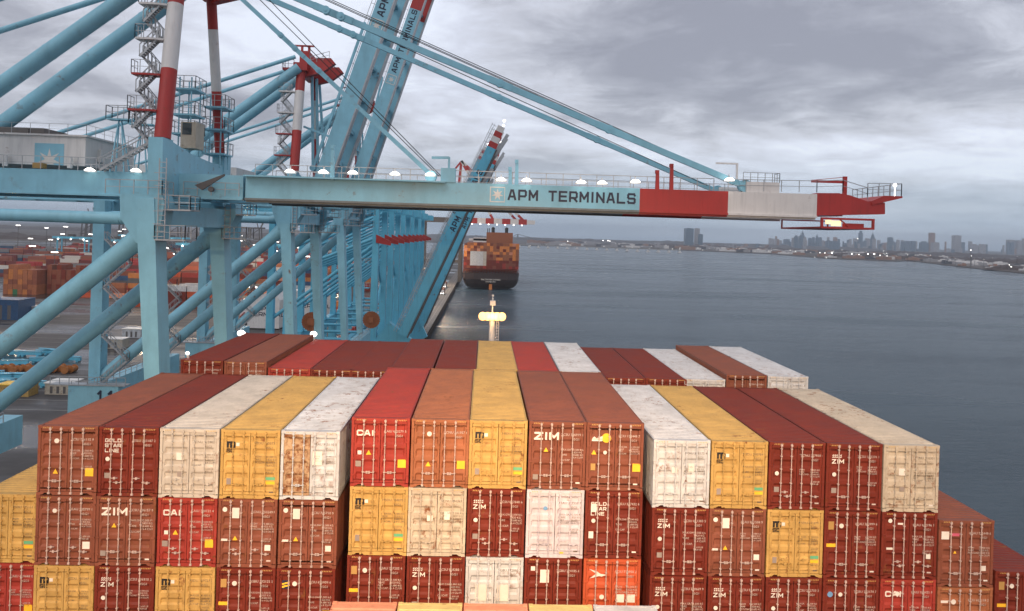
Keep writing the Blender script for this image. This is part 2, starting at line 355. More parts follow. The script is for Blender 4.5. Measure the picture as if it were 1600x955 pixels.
# text -------------------------------------------------------------
_tc = {}
def text_mesh(s_, size, align='LEFT', bold=0.0, space=1.0, wid=1.0):
    bold = 0; k = (s_, size, align, bold, space, wid)
    if k in _tc: return _tc[k]
    c = bpy.data.curves.new('text', 'FONT'); c.body = s_; c.size = size; c.align_x = align; c.offset = bold; c.space_character = space; c.resolution_u = 2
    o = bpy.data.objects.new('text', c); COL.objects.link(o); bpy.context.view_layer.update()
    me = bpy.data.meshes.new_from_object(o.evaluated_get(bpy.context.evaluated_depsgraph_get())); bpy.data.objects.remove(o); bpy.data.curves.remove(c)
    for v in me.vertices: v.co = Vector((v.co.x*wid, 0, v.co.y))
    me.materials.clear(); _tc[k] = me; return me
SF = {'A': [[(0, 0), (.38, 1), (.62, 1), (1, 0)], [(.14, .30), (.86, .30)]], 'P': [[(0, 0), (0, 1), (.85, 1), (1, .86), (1, .5), (.85, .36), (0, .36)]], 'M': [[(0, 0), (0, 1), (.5, .3), (1, 1), (1, 0)]],
 'T': [[(0, 1), (1, 1)], [(.5, 1), (.5, 0)]], 'E': [[(1, 1), (0, 1), (0, 0), (1, 0)], [(0, .5), (.92, .5)]], 'R': [[(0, 0), (0, 1), (.85, 1), (1, .86), (1, .5), (.85, .36), (0, .36)], [(.55, .36), (1, 0)]],
 'I': [[(.5, 0), (.5, 1)]], 'N': [[(0, 0), (0, 1), (1, 0), (1, 1)]], 'L': [[(0, 1), (0, 0), (1, 0)]], 'S': [[(1, .85), (.88, 1), (.12, 1), (0, .88), (0, .62), (.12, .5), (.88, .5), (1, .38), (1, .12), (.88, 0), (.12, 0), (0, .15)]],
 'Z': [[(0, 1), (1, 1), (0, 0), (1, 0)]], 'C': [[(1, .82), (.86, 1), (.14, 1), (0, .86), (0, .14), (.14, 0), (.86, 0), (1, .18)]], 'G': [[(1, .82), (.86, 1), (.14, 1), (0, .86), (0, .14), (.14, 0), (.86, 0), (1, .14), (1, .48), (.58, .48)]],
 'O': [[(.14, 0), (.86, 0), (1, .14), (1, .86), (.86, 1), (.14, 1), (0, .86), (0, .14), (.14, 0)]], 'D': [[(0, 0), (0, 1), (.8, 1), (1, .8), (1, .2), (.8, 0), (0, 0)]], 'm': [[(0, 0), (0, .95), (.86, .95), (1, .8), (1, 0)], [(.5, 0), (.5, .95)]], '1': [[(.2, .75), (.55, 1), (.55, 0)]]}
def stroke_mesh(s_, size, align='LEFT', th=.17, wid=1.0):
    k = ('s', s_, size, align, th, wid)
    if k in _tc: return _tc[k]
    h = size*.72; w_ = h*.92*wid; t_ = h*th; b = MB(); yy = 0
    for li, line in enumerate(s_.split('\n')):
        adv = [(w_*.25 if c == 'I' else w_*.7 if c == ' ' else w_*1.12 if c == 'M' else w_*.62 if c == '1' else w_)+t_+h*.16 for c in line]
        x = -sum(adv)/2 if align == 'CENTER' else 0; z = -li*size*1.0
        for c, a_ in zip(line, adv):
            cw = a_-t_-h*.16
            for st in SF.get(c, ()):
                for (xa, za), (xb, zb) in zip(st[:-1], st[1:]):
                    A_ = Vector((x+t_/2+xa*cw, 0, z+t_/2+za*(h-t_))); B_ = Vector((x+t_/2+xb*cw, 0, z+t_/2+zb*(h-t_))); d = (B_-A_).normalized(); nn = Vector((-d.z, 0, d.x))*t_/2; e_ = d*(t_/2*.9)
                    yy += 1; o_ = Vector((0, -.0006*(yy % 7), 0)); b.add([A_-e_-nn+o_, B_+e_-nn+o_, B_+e_+nn+o_, A_-e_+nn+o_], [(0, 1, 2, 3)])
            x += a_
    me = b.mesh('lettering'); _tc[k] = me; return me
def rect_me(name, x0, x1, z0, z1, y=-.004, d=.003): return MB().box(x0, x1, y-d, y, z0, z1).mesh(name)
def disc_me(name, x, z, r, y=-.004):
    b = MB(); n = 18; b.prism([(x+r*math.cos(2*math.pi*i/n), z+r*math.sin(2*math.pi*i/n)) for i in range(n)], y-.003, y); return b.mesh(name)
def tri_me(name, x, z, r, y=-.004): return MB().prism([(x-r, z-r*.8), (x+r, z-r*.8), (x, z+r)], y-.003, y).mesh(name)
FY = .032      # face of the door's raised plane
def mk_container(col, bars, logo, extra, rnd):
    """one shipping container: body, frame, two doors (> locking bars, markings)"""
    t = bpy.data.objects.new('shipping_container', None); t.empty_display_size = .5; COL.objects.link(t)
    flat = bars == 'own'
    m = M[col]; link('body', me_body, m, t); fr = link('frame', me_frame, m, t)
    h = link('hazard_stripe', me_haz, M['haz'], fr)
    dl = link('door', me_doorL[flat], m, t); dr = link('door', me_doorR[flat], m, t)
    bm = m if bars == 'own' else M['bar']
    for i, me in enumerate(me_bar if rnd.random() < .6 else me_barB): link('locking_bar', me, bm, dl if i < 2 else dr)
    mk = M['mbrown'] if col in ('yellow', 'white', 'cream', 'grey', 'lilac', 'rusty', 'salmon') else M['mpale']
    def tx(s_, x, z, size, mm, door, align='LEFT', bold=0, wid=1.0, name='marking'):
        if name == 'logo': return link(name, stroke_mesh(s_, size, 'LEFT', .24 if size > .3 else .2, wid*.88), mm, door, (x, FY-.006, z))
        return link(name, text_mesh(s_, size, align, bold, 1.0, wid), mm, door, (x, FY-.006, z))
    own = {'M': 'MSDU', 'Z': 'ZCSU', 'z': 'ZCSU', 'C': 'CAIU', 'G': 'GSLU'}.get(logo, rnd.choice(('TCNU', 'TGBU', 'BEAU', 'FCIU')))
    if extra.get('id', 1):
        tx('%s %06d %d' % (own, rnd.randint(100000, 999999), rnd.randint(0, 9)), .14, 2.29, .145, mk, dr, bold=0.0015, wid=1.02)
        tx('45G1', .62, 2.10, .145, mk, dr, bold=0.0015)
    if extra.get('tab', 1) and rnd.random() < .86:
        jx, jz = rnd.uniform(-.03, .05), rnd.uniform(-.16, .10); ts = rnd.choice((.095, .11, .12))
        k = rnd.choice((0, 1, 2)); wkg = rnd.choice(('32.500', '30.480', '32.500'))
        tx(rnd.choice(('MAX.GR.\nTARE\nNET\nCU.CAP.', 'MAX.GW.\n\nTARE\n\nCU.CAP.', 'MGW\nTARE\nPAYLOAD')), .12+jx, 1.78+jz, ts, mk, dr, bold=0.0011)
        tx('%s KG\n3.820 KG\n28.680 KG\n76.4 CU.M' % wkg, .60+jx, 1.78+jz, ts, mk, dr)
        if k: tx('71.650 LB\n8.420 LB', .60, 1.18, .10, mk, dr, bold=0.0008)
        link('marking', rect_me('marking', .82, 1.0, .26, .32, FY-.002), mk if k else M['mwhite'], dr)
    for w_, x, z, s_, c_ in extra.get('st', ()):
        dd = dl if x < 0 else dr
        if w_ == 'o': link('sticker', disc_me('sticker', x, z, s_, FY-.003), M[c_], dd)
        elif w_ == 't': link('sticker', tri_me('sticker', x, z, s_, FY-.003), M[c_], dd)
        elif w_ == 'q': link('sticker', rect_me('sticker', x-s_, x+s_, z-s_, z+s_, FY-.003), M[c_], dd)
        elif w_ == 'v': link('sticker', rect_me('sticker', x-s_, x+s_, z-s_*1.45, z+s_*1.45, FY-.003), M[c_], dd)
        elif w_ == 'h': link('sticker', rect_me('sticker', x-s_, x+s_, z-s_*.33, z+s_*.33, FY-.003), M[c_], dd)
    if logo == 'M':
        pass
        link('logo', stroke_mesh('m', .40, 'LEFT', .30, 1.05), M['black'], dl, (-.98, FY-.006, 2.12))
        tx('SC', -.975, 1.93, .22, M['black'], dl, wid=.8, name='logo')
    elif logo == 'Z': tx('ZIM', -1.0, 2.10, .46, M['mwhite'], dl, bold=0.0114, wid=1.12, name='logo')
    elif logo == 'z':
        tx('ZIM', -.98, 2.02, .26, M['mwhite'], dl, bold=0.0084, wid=1.0, name='logo')
        b = MB()
        for zz in (2.27, 2.35):
            for k in range(5):
                x = -.97+k*.085; b.add([(x, 0, zz), (x+.05, 0, zz), (x+.085, 0, zz+.055), (x+.04, 0, zz+.055)], [(0, 1, 2, 3)])
        link('logo', b.mesh('logo'), M['mwhite'], dl, (0, FY-.006, 0))
    elif logo == 'C': tx('CAI', -1.0, 2.13, .34, M['mwhite'], dl, bold=0.0114, wid=1.05, name='logo')
    elif logo == 'G': tx('GOLD\nSTAR\nLINE', -.98, 2.25, .21, M['mwhite'], dl, bold=0.0076, wid=.95, name='logo').data
    elif logo == 'B':
        b = MB(); b.prism([(-.98, 2.44), (-.62, 2.32), (-.50, 2.24), (-.22, 2.20), (-.44, 2.12), (-.55, 2.14), (-.95, 2.04), (-.68, 2.24)], FY-.009, FY-.006)
        link('logo', b.mesh('logo'), M['mwhite'], dl)
    elif logo == 'W':
        b = MB(); b.box(-1.0, -.55, FY-.009, FY-.006, 2.10, 2.18); b.prism([(-1.0, 2.2), (-.9, 2.3), (-.8, 2.22), (-.55, 2.32), (-.55, 2.2)], FY-.009, FY-.006); link('logo', b.mesh('logo'), M['mwhite'], dl)
    elif logo == 'S':
        link('logo', rect_me('logo', -.98, -.66, 2.05, 2.4, FY-.003), M['mdark'], dl)
        b = MB(); b.prism([(-.98, 2.28), (-.66, 2.36), (-.66, 2.30), (-.98, 2.2)], FY-.014, FY-.011); b.prism([(-.98, 2.16), (-.66, 2.24), (-.66, 2.18), (-.98, 2.08)], FY-.014, FY-.011); link('logo', b.mesh('logo'), M['myel'], dl)
    return t
st_ = {
 'a': (('o', -.46, 2.26, .10, 'mwhite'), ('t', -.48, .98, .11, 'myel'), ('q', .90, .98, .17, 'myel')),
 'b': (('o', -.46, 2.26, .09, 'mwhite'), ('q', .86, .84, .15, 'mwhite')),
 'c': (('o', -.95, 2.42, .10, 'mwhite'), ('v', -.50, 2.28, .15, 'mwhite'), ('t', -.50, 1.22, .10, 'myel'), ('q', .86, .84, .12, 'mwhite'), ('h', -.95, 1.15, .14, 'mwhite')),
 'd': (('v', -.92, 2.25, .12, 'mtan'), ('o', -.47, 2.24, .10, 'mwhite'), ('h', -.92, 1.40, .22, 'myel')),
 'r': (('q', -.86, .86, .11, 'mgrey'), ('o', -.86, 1.55, .09, 'mwhite')),
 'm': (('q', -.52, 2.27, .07, 'mwhite'), ('v', -.86, .72, .09, 'mgrey'), ('h', .86, .86, .19, 'mgreen'), ('h', .86, .68, .19, 'myel')),
 'k': (('q', -.86, 1.42, .08, 'mwhite'), ('t', -.48, 1.42, .11, 'myel'), ('q', .92, .98, .17, 'myel'), ('q', -.90, .95, .12, 'mgrey')),
 'w': (('q', -.38, 1.72, .15, 'mwhite'), ('q', -.38, .98, .10, 'mgrey')),
 'x': (('v', .30, 1.75, .20, 'mwhite'),), 'y': (('q', -.30, 1.6, .12, 'mwhite'), ('v', .42, 1.72, .12, 'mwhite')),
 'u': (('o', -.42, 2.1, .09, 'mblue'), ('h', .3, .22, .1, 'myel')), 'z': (('t', -.48, 1.68, .10, 'myel'), ('q', -.90, .52, .11, 'mgrey')),
 'n': (('o', -.38, 2.24, .20, 'myel'), ('o', -.42, 1.62, .08, 'mwhite'), ('t', -.9, 1.62, .11, 'myel'), ('v', -.92, 1.0, .10, 'mtan'), ('q', .94, 1.0, .17, 'myel')),
 'v': (('v', -.55, 1.38, .24, 'mwhite'), ('v', .38, 1.38, .24, 'mwhite')), 'l': (('q', -.86, 2.42, .09, 'mwhite'), ('v', -.36, 2.1, .19, 'mwhite')),
 'e': (('o', -.42, 1.25, .10, 'mwhite'), ('q', .38, 1.2, .17, 'mwhite'), ('q', .84, 1.2, .17, 'mwhite')), 'p': (('q', -.92, 2.22, .17, 'mwhite'), ('h', -.48, 2.26, .18, 'pink'), ('t', -.48, 1.5, .07, 'myel'), ('q', .80, .82, .11, 'mwhite')),
 'q': (('v', -.86, 2.15, .12, 'mwhite'), ('o', -.86, 1.6, .09, 'mwhite'), ('v', -.95, 1.0, .10, 'mwhite')), 'i': (('o', -.5, 2.25, .11, 'mwhite'), ('h', -.9, 2.25, .16, 'mwhite')),
 'j': (('o', -.9, 2.2, .12, 'mblue'), ('o', -.45, 2.2, .09, 'mwhite')), 'R': (('o', -.85, 2.5, .09, 'mwhite'), ('h', -.4, 2.38, .12, 'mwhite'), ('h', -.85, 1.3, .14, 'mwhite'), ('q', .86, .98, .1, 'mwhite')),
 ' ': ()}
cname = dict(brown='brown', dark='dark red', red='bright red', yellow='yellow', white='white', cream='cream', rusty='rust-streaked white', lilac='pale lilac', orange='orange', tan='orange-brown', grey='beige', salmon='salmon', pyellow='pale yellow')
lname = {'M': 'black emblem', 'Z': 'large white lettering', 'z': 'small white emblem', 'C': 'white initials', 'G': 'three-line white lettering', 'B': 'white bird emblem', 'W': 'white emblem', 'S': 'dark striped emblem', '': 'no emblem'}
ORD = ['leftmost', 'second from left', 'third from left', 'fourth from left', 'rightmost']
GX = {'L': -18.34, 'M': -5.42, 'R': 7.44}; GZ = {'L': -8.51, 'M': -7.89, 'R': -8.57}; GN = {'L': 'left block', 'M': 'middle block', 'R': 'right block'}
ROWS = {
 'L': [['brown||a', 'dark|G|r', 'grey||w|own', 'yellow|M|m|own', 'rusty||x|own'], ['brown||b', 'brown|Z|z', 'red|C|k', 'brown||c', 'brown||c'], ['yellow|M|m|own', 'dark|z|r', 'yellow|M|m|own', 'dark||d', 'dark|S|a']],
 'M': [['red|C|k', 'tan||a', 'yellow|M|m|own', 'brown|Z|z', 'brown|W|n'], ['yellow|M|m|own', 'cream||y|own', 'dark|z|r', 'lilac||u|own', 'dark|G|q'], ['dark||d', 'dark|z|r', 'white||v|own', 'dark||l', 'orange|B|e']],
 'R': [['white||y|own', 'yellow|M|m|own', 'dark||r', 'dark|z|r', 'cream||w|own'], ['dark|z|r', 'brown||c', 'yellow|M|m|own', 'dark||d', 'dark||R'], ['dark|z|r', 'dark|z|r', 'dark|z|r', 'dark||j', 'red|C|a']]}
RN = ['top tier', 'second tier', 'third tier']
rnd = random.Random(3)
FRONT = 32.65
def cspec(s_):
    a = s_.split('|'); return a[0], a[1], a[2] if len(a) > 2 and a[2] else ' ', a[3] if len(a) > 3 else 'pale'
GRP = 'containers stacked on the near ship'
def put(sp, x, y, ztop, label):
    c, lg, sx, br = cspec(sp); ex = {'st': st_[sx]}
    if c == 'cream' or c == 'white' or c == 'rusty': ex['tab'] = 0 if sx == 'v' else 1
    t = mk_container(c, br, lg, ex, rnd); t.location = (x+rnd.uniform(-.02, .02), y, CAMZ+ztop-CH); t.rotation_euler.z = R(rnd.uniform(-.12, .12))
    if c == 'rusty' and sx == 'x': d0 = [k for k in t.children if k.name.startswith('door')][0]; d0.material_slots[0].link = 'OBJECT'; d0.material_slots[0].material = M['heavy']; d0['label'] = 'heavily rusted left door'
    tag(t, label, 'shipping container', GRP); return t
for g in 'LMR':
    for ti, row in enumerate(ROWS[g]):
        for i, sp in enumerate(row):
            c, lg, sx, br = cspec(sp)
            lab = '%s container with %s, %s, %s of %s' % (cname[c], lname[lg], ORD[i], RN[ti], GN[g])
            jx = rnd.uniform(-.015, .015)
            put(sp, GX[g]+1.25+2.5*i+jx, FRONT+rnd.uniform(-.03, .03), GZ[g]-ti*2.9, lab)
extra_c = [('yellow|M|m|own', -18.34-1.27, 33.0, -11.5, 'yellow container half in frame at the far left edge, below the brown one'),
 ('red|C|k', -18.34-1.27, 33.0, -14.4, 'bright red container at the far left edge under the yellow one'),
 ('brown||p', 19.94+1.28, FRONT, -11.78, 'brown container with pink label on the outer right step of the stack'),
 ('tan||i', 19.94+1.28, FRONT, -14.68, 'orange-brown container on the outer right, under the pink-labelled brown one'),
 ('dark||d', 19.94+3.83, FRONT, -13.95, 'dark red container lowest and farthest right at the frame corner')]
for a in extra_c: put(*a)
# bay behind
BZ = [('brown|| ', -16.2+.02, -7.82), ('brown|| ', -13.75, -7.84), ('red|| ', -11.25, -8.2), ('dark|| ', -8.78, -8.2), ('dark|| ', -6.3, -8.2)]
BZ = [('dark|| ', -16.25, -7.85), ('brown|| ', -13.75, -7.87), ('red|| ', -11.22, -8.2), ('dark|| ', -8.75, -8.22), ('dark|| ', -6.5, -8.22),
 ('dark|| ', -4.1+.03, -7.98), ('dark|| ', -1.5, -7.98), ('yellow|| |own', .92, -7.98), ('red|| ', 3.38, -7.98), ('white|| |own', 5.85, -7.98),
 ('dark|| ', 8.55, -8.28), ('dark|| ', 10.95+.1, -8.28), ('white|| |own', 13.35-.25+.25, -8.26), ('brown|| ', 15.9-.05, -7.95), ('white|| |own', 18.35, -7.97)]
BN = ['first', 'second', 'third', 'fourth', 'fifth', 'sixth', 'seventh', 'eighth', 'ninth', 'tenth', 'eleventh', 'twelfth', 'thirteenth', 'fourteenth', 'fifteenth']
for i, (sp, x, z) in enumerate(BZ):
    c = sp.split('|')[0]
    put(sp, x, 45.45, z, '%s container, %s from the left in the row behind the front bay' % (cname[c], BN[i]))
# near bay, only the far edge of its roofs is in the picture
for i, c in enumerate(('salmon', 'pyellow', 'salmon', 'pyellow', 'white')):
    t = mk_container(c, 'own', '', {'st': ()}, rnd); t.location = (-5.42+1.25+2.5*i, 29.75-CL, CAMZ-14.25-CH)
    tag(t, '%s roofed container, %s of the five at the bottom frame edge' % (cname[c], ORD[i]), 'shipping container', GRP)
# deck detail between the bays and the hull
hb = MB(); hb.prismz([(-23, 6), (23.6, 6), (23.6, 80), (14, 112), (.5, 126), (-13, 112), (-23, 80)], 1.0, CAMZ-29)
sh = thing('container_ship', 'dark red hull of the ship that carries the near container stacks', 'ship', (0, 6, 0))
part('hull', hb, M['deck'], sh)
b = MB(); b.box(-22.2, 22.6, 6.5, 58.4, CAMZ-29, CAMZ-17.6); part('hatch_cover', b, M['deck'], sh)
b = MB()
for x in (-17.9, -5.65, 7.2, 20): 
    b.box(x-.05, x+.15, 31.9, 32.3, CAMZ-17.6, CAMZ-16.6)
for y in (31.6, 45.0, 58.2): b.box(-22, 22.5, y-.35, y+.35, CAMZ-17.6, CAMZ-17.2)
part('hatch_coaming', b, M['deck'], sh)
# foremast with its lit lamps
fm_ = P(768, 537, Y=100); zt = P(768, 462, Y=100).z
t = thing('foremast', 'pale ship foremast with a glowing warm lamp bar beyond the containers', 'mast', (fm_.x, 100, CAMZ-29))
x0 = fm_.x; zl = P(768, 494, Y=100).z
b = MB(); b.tube((x0, 100, CAMZ-29), (x0, 100, zl-.5), .46, .38, 14); b.tube((x0, 100, zl-.4), (x0-.02, 100, zt-.2), .11, .07, 8); part('pole', b, M['cwhite'], t, smooth=True)
b = MB(); b.bar((x0+.55, 99.9, CAMZ-16), (x0+.55, 99.9, zl-.5), .06, .06); b.bar((x0+.85, 99.9, CAMZ-16), (x0+.85, 99.9, zl-.5), .06, .06)
for k in range(14): b.box(x0+.55, x0+.85, 99.86, 99.9, CAMZ-16+k*.38, CAMZ-15.95+k*.38)
part('ladder', b, M['cwhite'], t)
b = MB(); b.box(x0-.35, x0+.35, 99.7, 100.3, zt-1.25, zt-.65); b.ball((x0, 100, zt), .16); b.ball((x0, 100, zt-.4), .12); part('signal_lamp', b, M['cwhite'], t)
b = MB(); b.bar((x0-1.6, 99.8, zl-.42), (x0+1.6, 99.8, zl-.42), .5, .1); part('lamp_platform', b, M['cwhite'], t)
for k in range(5):
    xx = x0-1.25+k*.62; b = MB(); b.ball((xx, 99.55, zl), .46, 1.15, .8, 1.2, 12, 8); part('floodlight', b, M['gloww'], t, smooth=True)
l = bpy.data.lights.new('foremast_lamp', 'POINT'); l.energy = 260; l.color = (1, .58, .25); l.shadow_soft_size = .5
lo = bpy.data.objects.new('foremast_lamp', l); COL.objects.link(lo); lo.location = (x0, 98.6, zl)
# ------------------------------------------------------------------ cranes
def star(cx, cz, r, n=7, inner=.42, rot=90):
    return [(cx+(r if i % 2 == 0 else r*inner)*math.cos(R(rot+i*180/n)), cz+(r if i % 2 == 0 else r*inner)*math.sin(R(rot+i*180/n))) for i in range(2*n)]
def rectframe(b, x0, x1, z0, z1, w_, y0, y1):
    b.box(x0, x1, y0, y1, z0, z0+w_); b.box(x0, x1, y0, y1, z1-w_, z1); b.box(x0, x0+w_, y0, y1, z0+w_, z1-w_); b.box(x1-w_, x1, y0, y1, z0+w_, z1-w_)
def placetext(s_, size, o3, ux, uz, matl, parent, bold=.0, wid=1.0, name='lettering'):
    """text laid on a face: origin o3, reading direction ux, up uz"""
    me = stroke_mesh(s_, size, 'LEFT', .19, wid).copy(); ux = Vector(ux).normalized(); uz = Vector(uz).normalized(); org = worg(parent)
    wn = uz.cross(ux)
    for v in me.vertices: v.co = Vector(o3)+ux*v.co.x+uz*v.co.z+Vector((0, v.co.y*3, 0))-org
    return link(name, me, matl, parent)
def mast(b_list, root, Yb, Yt, zb, zt, X, r, bands, labels=None):
    # bands = [(z0,z1,mat)]
    for z0, z1, mm in bands:
        f0, f1 = (z0-zb)/(zt-zb), (z1-zb)/(zt-zb); b = MB()
        b.tube((X, Yb+(Yt-Yb)*f0, z0), (X, Yb+(Yt-Yb)*f1, z1), r, r, 20); part('mast_section', b, M[mm], root, smooth=True)
def stair(b, a, c, w_=.7, along='x', n=9):
    """open flight from a to c, treads and two handrails"""
    a = Vector(a); c = Vector(c); side = Vector((0, w_/2, 0))
    for s in (-1, 1):
        b.bar(a+side*s, c+side*s, .06, .2)
        b.bar(a+side*s+Vector((0, 0, 1)), c+side*s+Vector((0, 0, 1)), .07, .07)
        for k in range(0, 5): 
            p = a.lerp(c, k/4)+side*s; b.bar(p, p+Vector((0, 0, 1)), .06, .06)
    for k in range(n):
        p = a.lerp(c, (k+.5)/n); b.box(p.x-.13, p.x+.13, p.y-w_/2, p.y+w_/2, p.z-.03, p.z+.03)
def platform(root, x0, x1, y0, y1, z, mm, th=.14, rail=True, rm='galv'):
    b = MB(); b.box(x0, x1, y0, y1, z-th, z); p = part('platform', b, M[mm], root)
    if rail:
        b = MB(); b.rail([(x0, y0, z), (x1, y0, z), (x1, y1, z), (x0, y1, z), (x0, y0, z)], 1.1, 1.0, .035); part('railing', b, M[rm], p)
def portal(root, Ys, dz, mm, detail=True, legw=1.2, XL=-51.5):
    z0 = CAMZ+dz; tube_r = .62
    for s, Yf in enumerate(Ys):
        b = MB(); b.bar((-24.95, Yf+1.0, QZ+13), (-27.0, Yf+1.0, z0+2.0), .92, 2.1, 1.45, 2.1, up=(0, 1, 0))
        part('leg', b, M[mm], root)
        b = MB(); b.bar((XL, Yf+1, QZ+13), (XL, Yf+1, z0+2.2), 1.5, 1.9, 1.5, 1.9, up=(0, 1, 0)); part('leg', b, M[mm], root)
        b = MB(); b.tube((XL, Yf+1, z0+.35), (-29.3, Yf+1, z0+.35), .50, n=18); b.tube((-29.3, Yf+1, z0+.35), (-26.9, Yf+1, z0+.75), .50, .55, n=18); part('tie_beam', b, M[mm], root, smooth=True)
        b = MB(); b.tube((-27.4, Yf+1, z0-.9), (XL+.6, Yf+1, QZ+20.2), .78, n=20); P0 = Vector((-27.4, Yf+1, z0-.9)); P1 = Vector((XL+.6, Yf+1, QZ+20.2)); dd_ = (P1-P0).normalized()
        for q in (.12, .38, .63, .88): p = P0.lerp(P1, q); b.tube(p, p+dd_*.2, .805, n=20)
        b.tube(P0, P0+dd_*1.6, .98, .80, n=20); part('brace', b, M[mm], root, smooth=True)
    # sill beams, lower legs and bogies
    ya, yb = Ys[0]-3.6, Ys[1]+5.6
    for X in (-24.9, XL):
        b = MB(); b.box(X-1.0, X+1.0, ya, yb+(3.5 if X < -30 else 0), QZ+16.2, QZ+19.4); sb = part('sill_beam', b, M[mm], root)
        b = MB(); b.rail([(X-1, ya, QZ+19.4), (X+1, ya, QZ+19.4), (X+1, yb, QZ+19.4)], 1.1, 1.8, .045); part('railing', b, M['galv'], sb)
        for Yf in Ys:
            b = MB(); b.bar((X, Yf+1, QZ+3.6), (X, Yf+1, QZ+16.2), 1.2, 1.6, 1.2, 2.0, up=(0, 1, 0)); part('lower_leg', b, M[mm], root)
            b = MB(); b.prism([(0, 0)]*0 or [(X-.5, QZ+2.2), (X+.5, QZ+2.2), (X+.5, QZ+3.6), (X-.5, QZ+3.6)], Yf-3.2, Yf+5.2)
            for k in range(8): b.tube((X-.25, Yf-2.8+k*1.08, QZ+.5), (X+.25, Yf-2.8+k*1.08, QZ+.5), .45, n=12)
            for k in range(4): b.box(X-.42, X+.42, Yf-3.2+k*2.15, Yf-1.4+k*2.15, QZ+.6, QZ+1.9)
            part('bogie', b, M['cred'] if X > -30 else M['steel'], root)
    b = MB(); b.box(XL-.9, XL+.9, Ys[0]+2, Ys[1], z0+.2, z0+2.2); part('cross_beam', b, M[mm], root)
    b = MB(); b.box(-26.9, -25.9, Ys[0]+2.2, Ys[1], z0-.2, z0+1.6); part('cross_beam', b, M[mm], root)
def girder(root, Y0, z0, mm):
    for ys in (-4.5, 3.5):
        b = MB(); b.box(-86, -20.6, Y0+ys, Y0+ys+1.25, z0+2.35, z0+4.3); b.box(-86, -20.6, Y0+ys-.12, Y0+ys+1.37, z0+2.2, z0+2.35)
        part('main_girder', b, M[mm], root)
    for k in range(11): b = MB(); b.box(-85+k*6, -84.3+k*6, Y0-3.2, Y0+3.5, z0+2.5, z0+3.6); part('girder_tie', b, M[mm], root)
def uprig(root, Y0, dz, mm, r1=.64):
    z0 = CAMZ+dz
    # columns on the legs, portal head, masts, crown, back legs
    b = MB(); b.box(-27.0, -25.85, Y0-8.2, Y0-6.2, z0+1.9, z0+6.9); part('column', b, M[mm], root)
    b = MB(); b.box(-27.0, -25.85, Y0+6.2, Y0+8.2, z0+1.9, z0+6.9); part('column', b, M[mm], root)
    b = MB(); b.add([], []); 
    yy = (Y0-6.2, Y0-2, Y0+3, Y0+6.2); zz = (6.8, 6.2, 5.9, 5.9)
    vs = []
    for y_, z_ in zip(yy, zz):
        for x_ in (-26.9, -25.95): vs += [(x_, y_, z0+2.4), (x_, y_, z0+z_)]
    fs = []
    for i in range(3):
        a = i*4; fs += [(a, a+4, a+5, a+1), (a+2, a+3, a+7, a+6), (a+1, a+5, a+7, a+3), (a, a+2, a+6, a+4)]
    b.add(vs, fs+[(0, 1, 3, 2), (12, 14, 15, 13)]); part('head_beam', b, M[mm], root)
    mast(None, root, Y0-7.0, Y0-4.7, z0+6.9, z0+21.5, -26.4, r1, [(z0+6.9, z0+12.7, 'cred'), (z0+12.7, z0+18.3, 'cwhite'), (z0+18.3, z0+21.5, 'cred')])
    mast(None, root, Y0+6.6, Y0+2.9, z0+6.9, z0+21.5, -26.4, r1*.72, [(z0+6.9, z0+13.0, 'cred'), (z0+13.0, z0+18.6, 'cwhite'), (z0+18.6, z0+21.5, 'cred')])
    b = MB(); b.box(-27.3, -25.4, Y0-5.6, Y0+3.8, z0+21.2, z0+22.3); b.box(-27.0, -25.7, Y0-3.4, Y0+1.6, z0+22.3, z0+24.4)
    b.prism([(-25.8, z0+20.6), (-23.6, z0+21.2), (-21.8, z0+22.6), (-22.4, z0+23.3), (-25.8, z0+23.2)], Y0-4.4, Y0-3.4)
    b.prism([(-25.8, z0+20.6), (-23.6, z0+21.2), (-21.8, z0+22.6), (-22.4, z0+23.3), (-25.8, z0+23.2)], Y0+1.6, Y0+2.6)
    b.box(-28.9, -27.3, Y0-5.2, Y0-3.6, z0+21.3, z0+21.6); b.box(-28.4, -25.2, Y0-2.6, Y0-2.3, z0+25.2, z0+25.4); b.bar((-26.9, Y0-2.45, z0+24.4), (-26.9, Y0-2.45, z0+25.3), .3, .3); b.bar((-25.9, Y0-2.45, z0+24.4), (-25.9, Y0-2.45, z0+25.3), .3, .3)
    cr_ = part('crown', b, M['cred'], root)
    b = MB(); b.rail([(-28.9, Y0-5.2, z0+21.6), (-27.3, Y0-5.2, z0+21.6)], 1.1, .8, .04); b.rail([(-28.9, Y0-5.2, z0+21.6), (-28.9, Y0-3.6, z0+21.6)], 1.1, .8, .04)
    b.rail([(-25.2, Y0-4.5, z0+22.4), (-22.6, Y0-4.5, z0+23.2)], 1.0, .8, .04); part('railing', b, M['galv'], cr_)
    for dy, zt_ in ((-6.5, 22.2), (.6, 23.0)):
        b = MB(); b.tube((-26.5, Y0+dy*.85, z0+zt_-.6), (-50.5, Y0+dy, z0+zt_-19.8), .68 if dy < 0 else .72, n=22); P0 = Vector((-26.5, Y0+dy*.85, z0+zt_-.6)); P1 = Vector((-50.5, Y0+dy, z0+zt_-19.8)); dd_ = (P1-P0).normalized()
        for q in range(1, 5): p = P0.lerp(P1, q/5); b.tube(p, p+dd_*.22, .70 if dy < 0 else .74, n=22, cap=True)
        part('back_leg', b, M[mm], root, smooth=True)
    for dy, zt_ in ((-6.4, 23.4), (.8, 23.8)):
        b = MB(); b.tube((-27, Y0+dy*.9, z0+zt_-.4), (-84, Y0+dy, z0+zt_-21.4), .27, n=14); part('back_stay', b, M[mm], root, smooth=True)
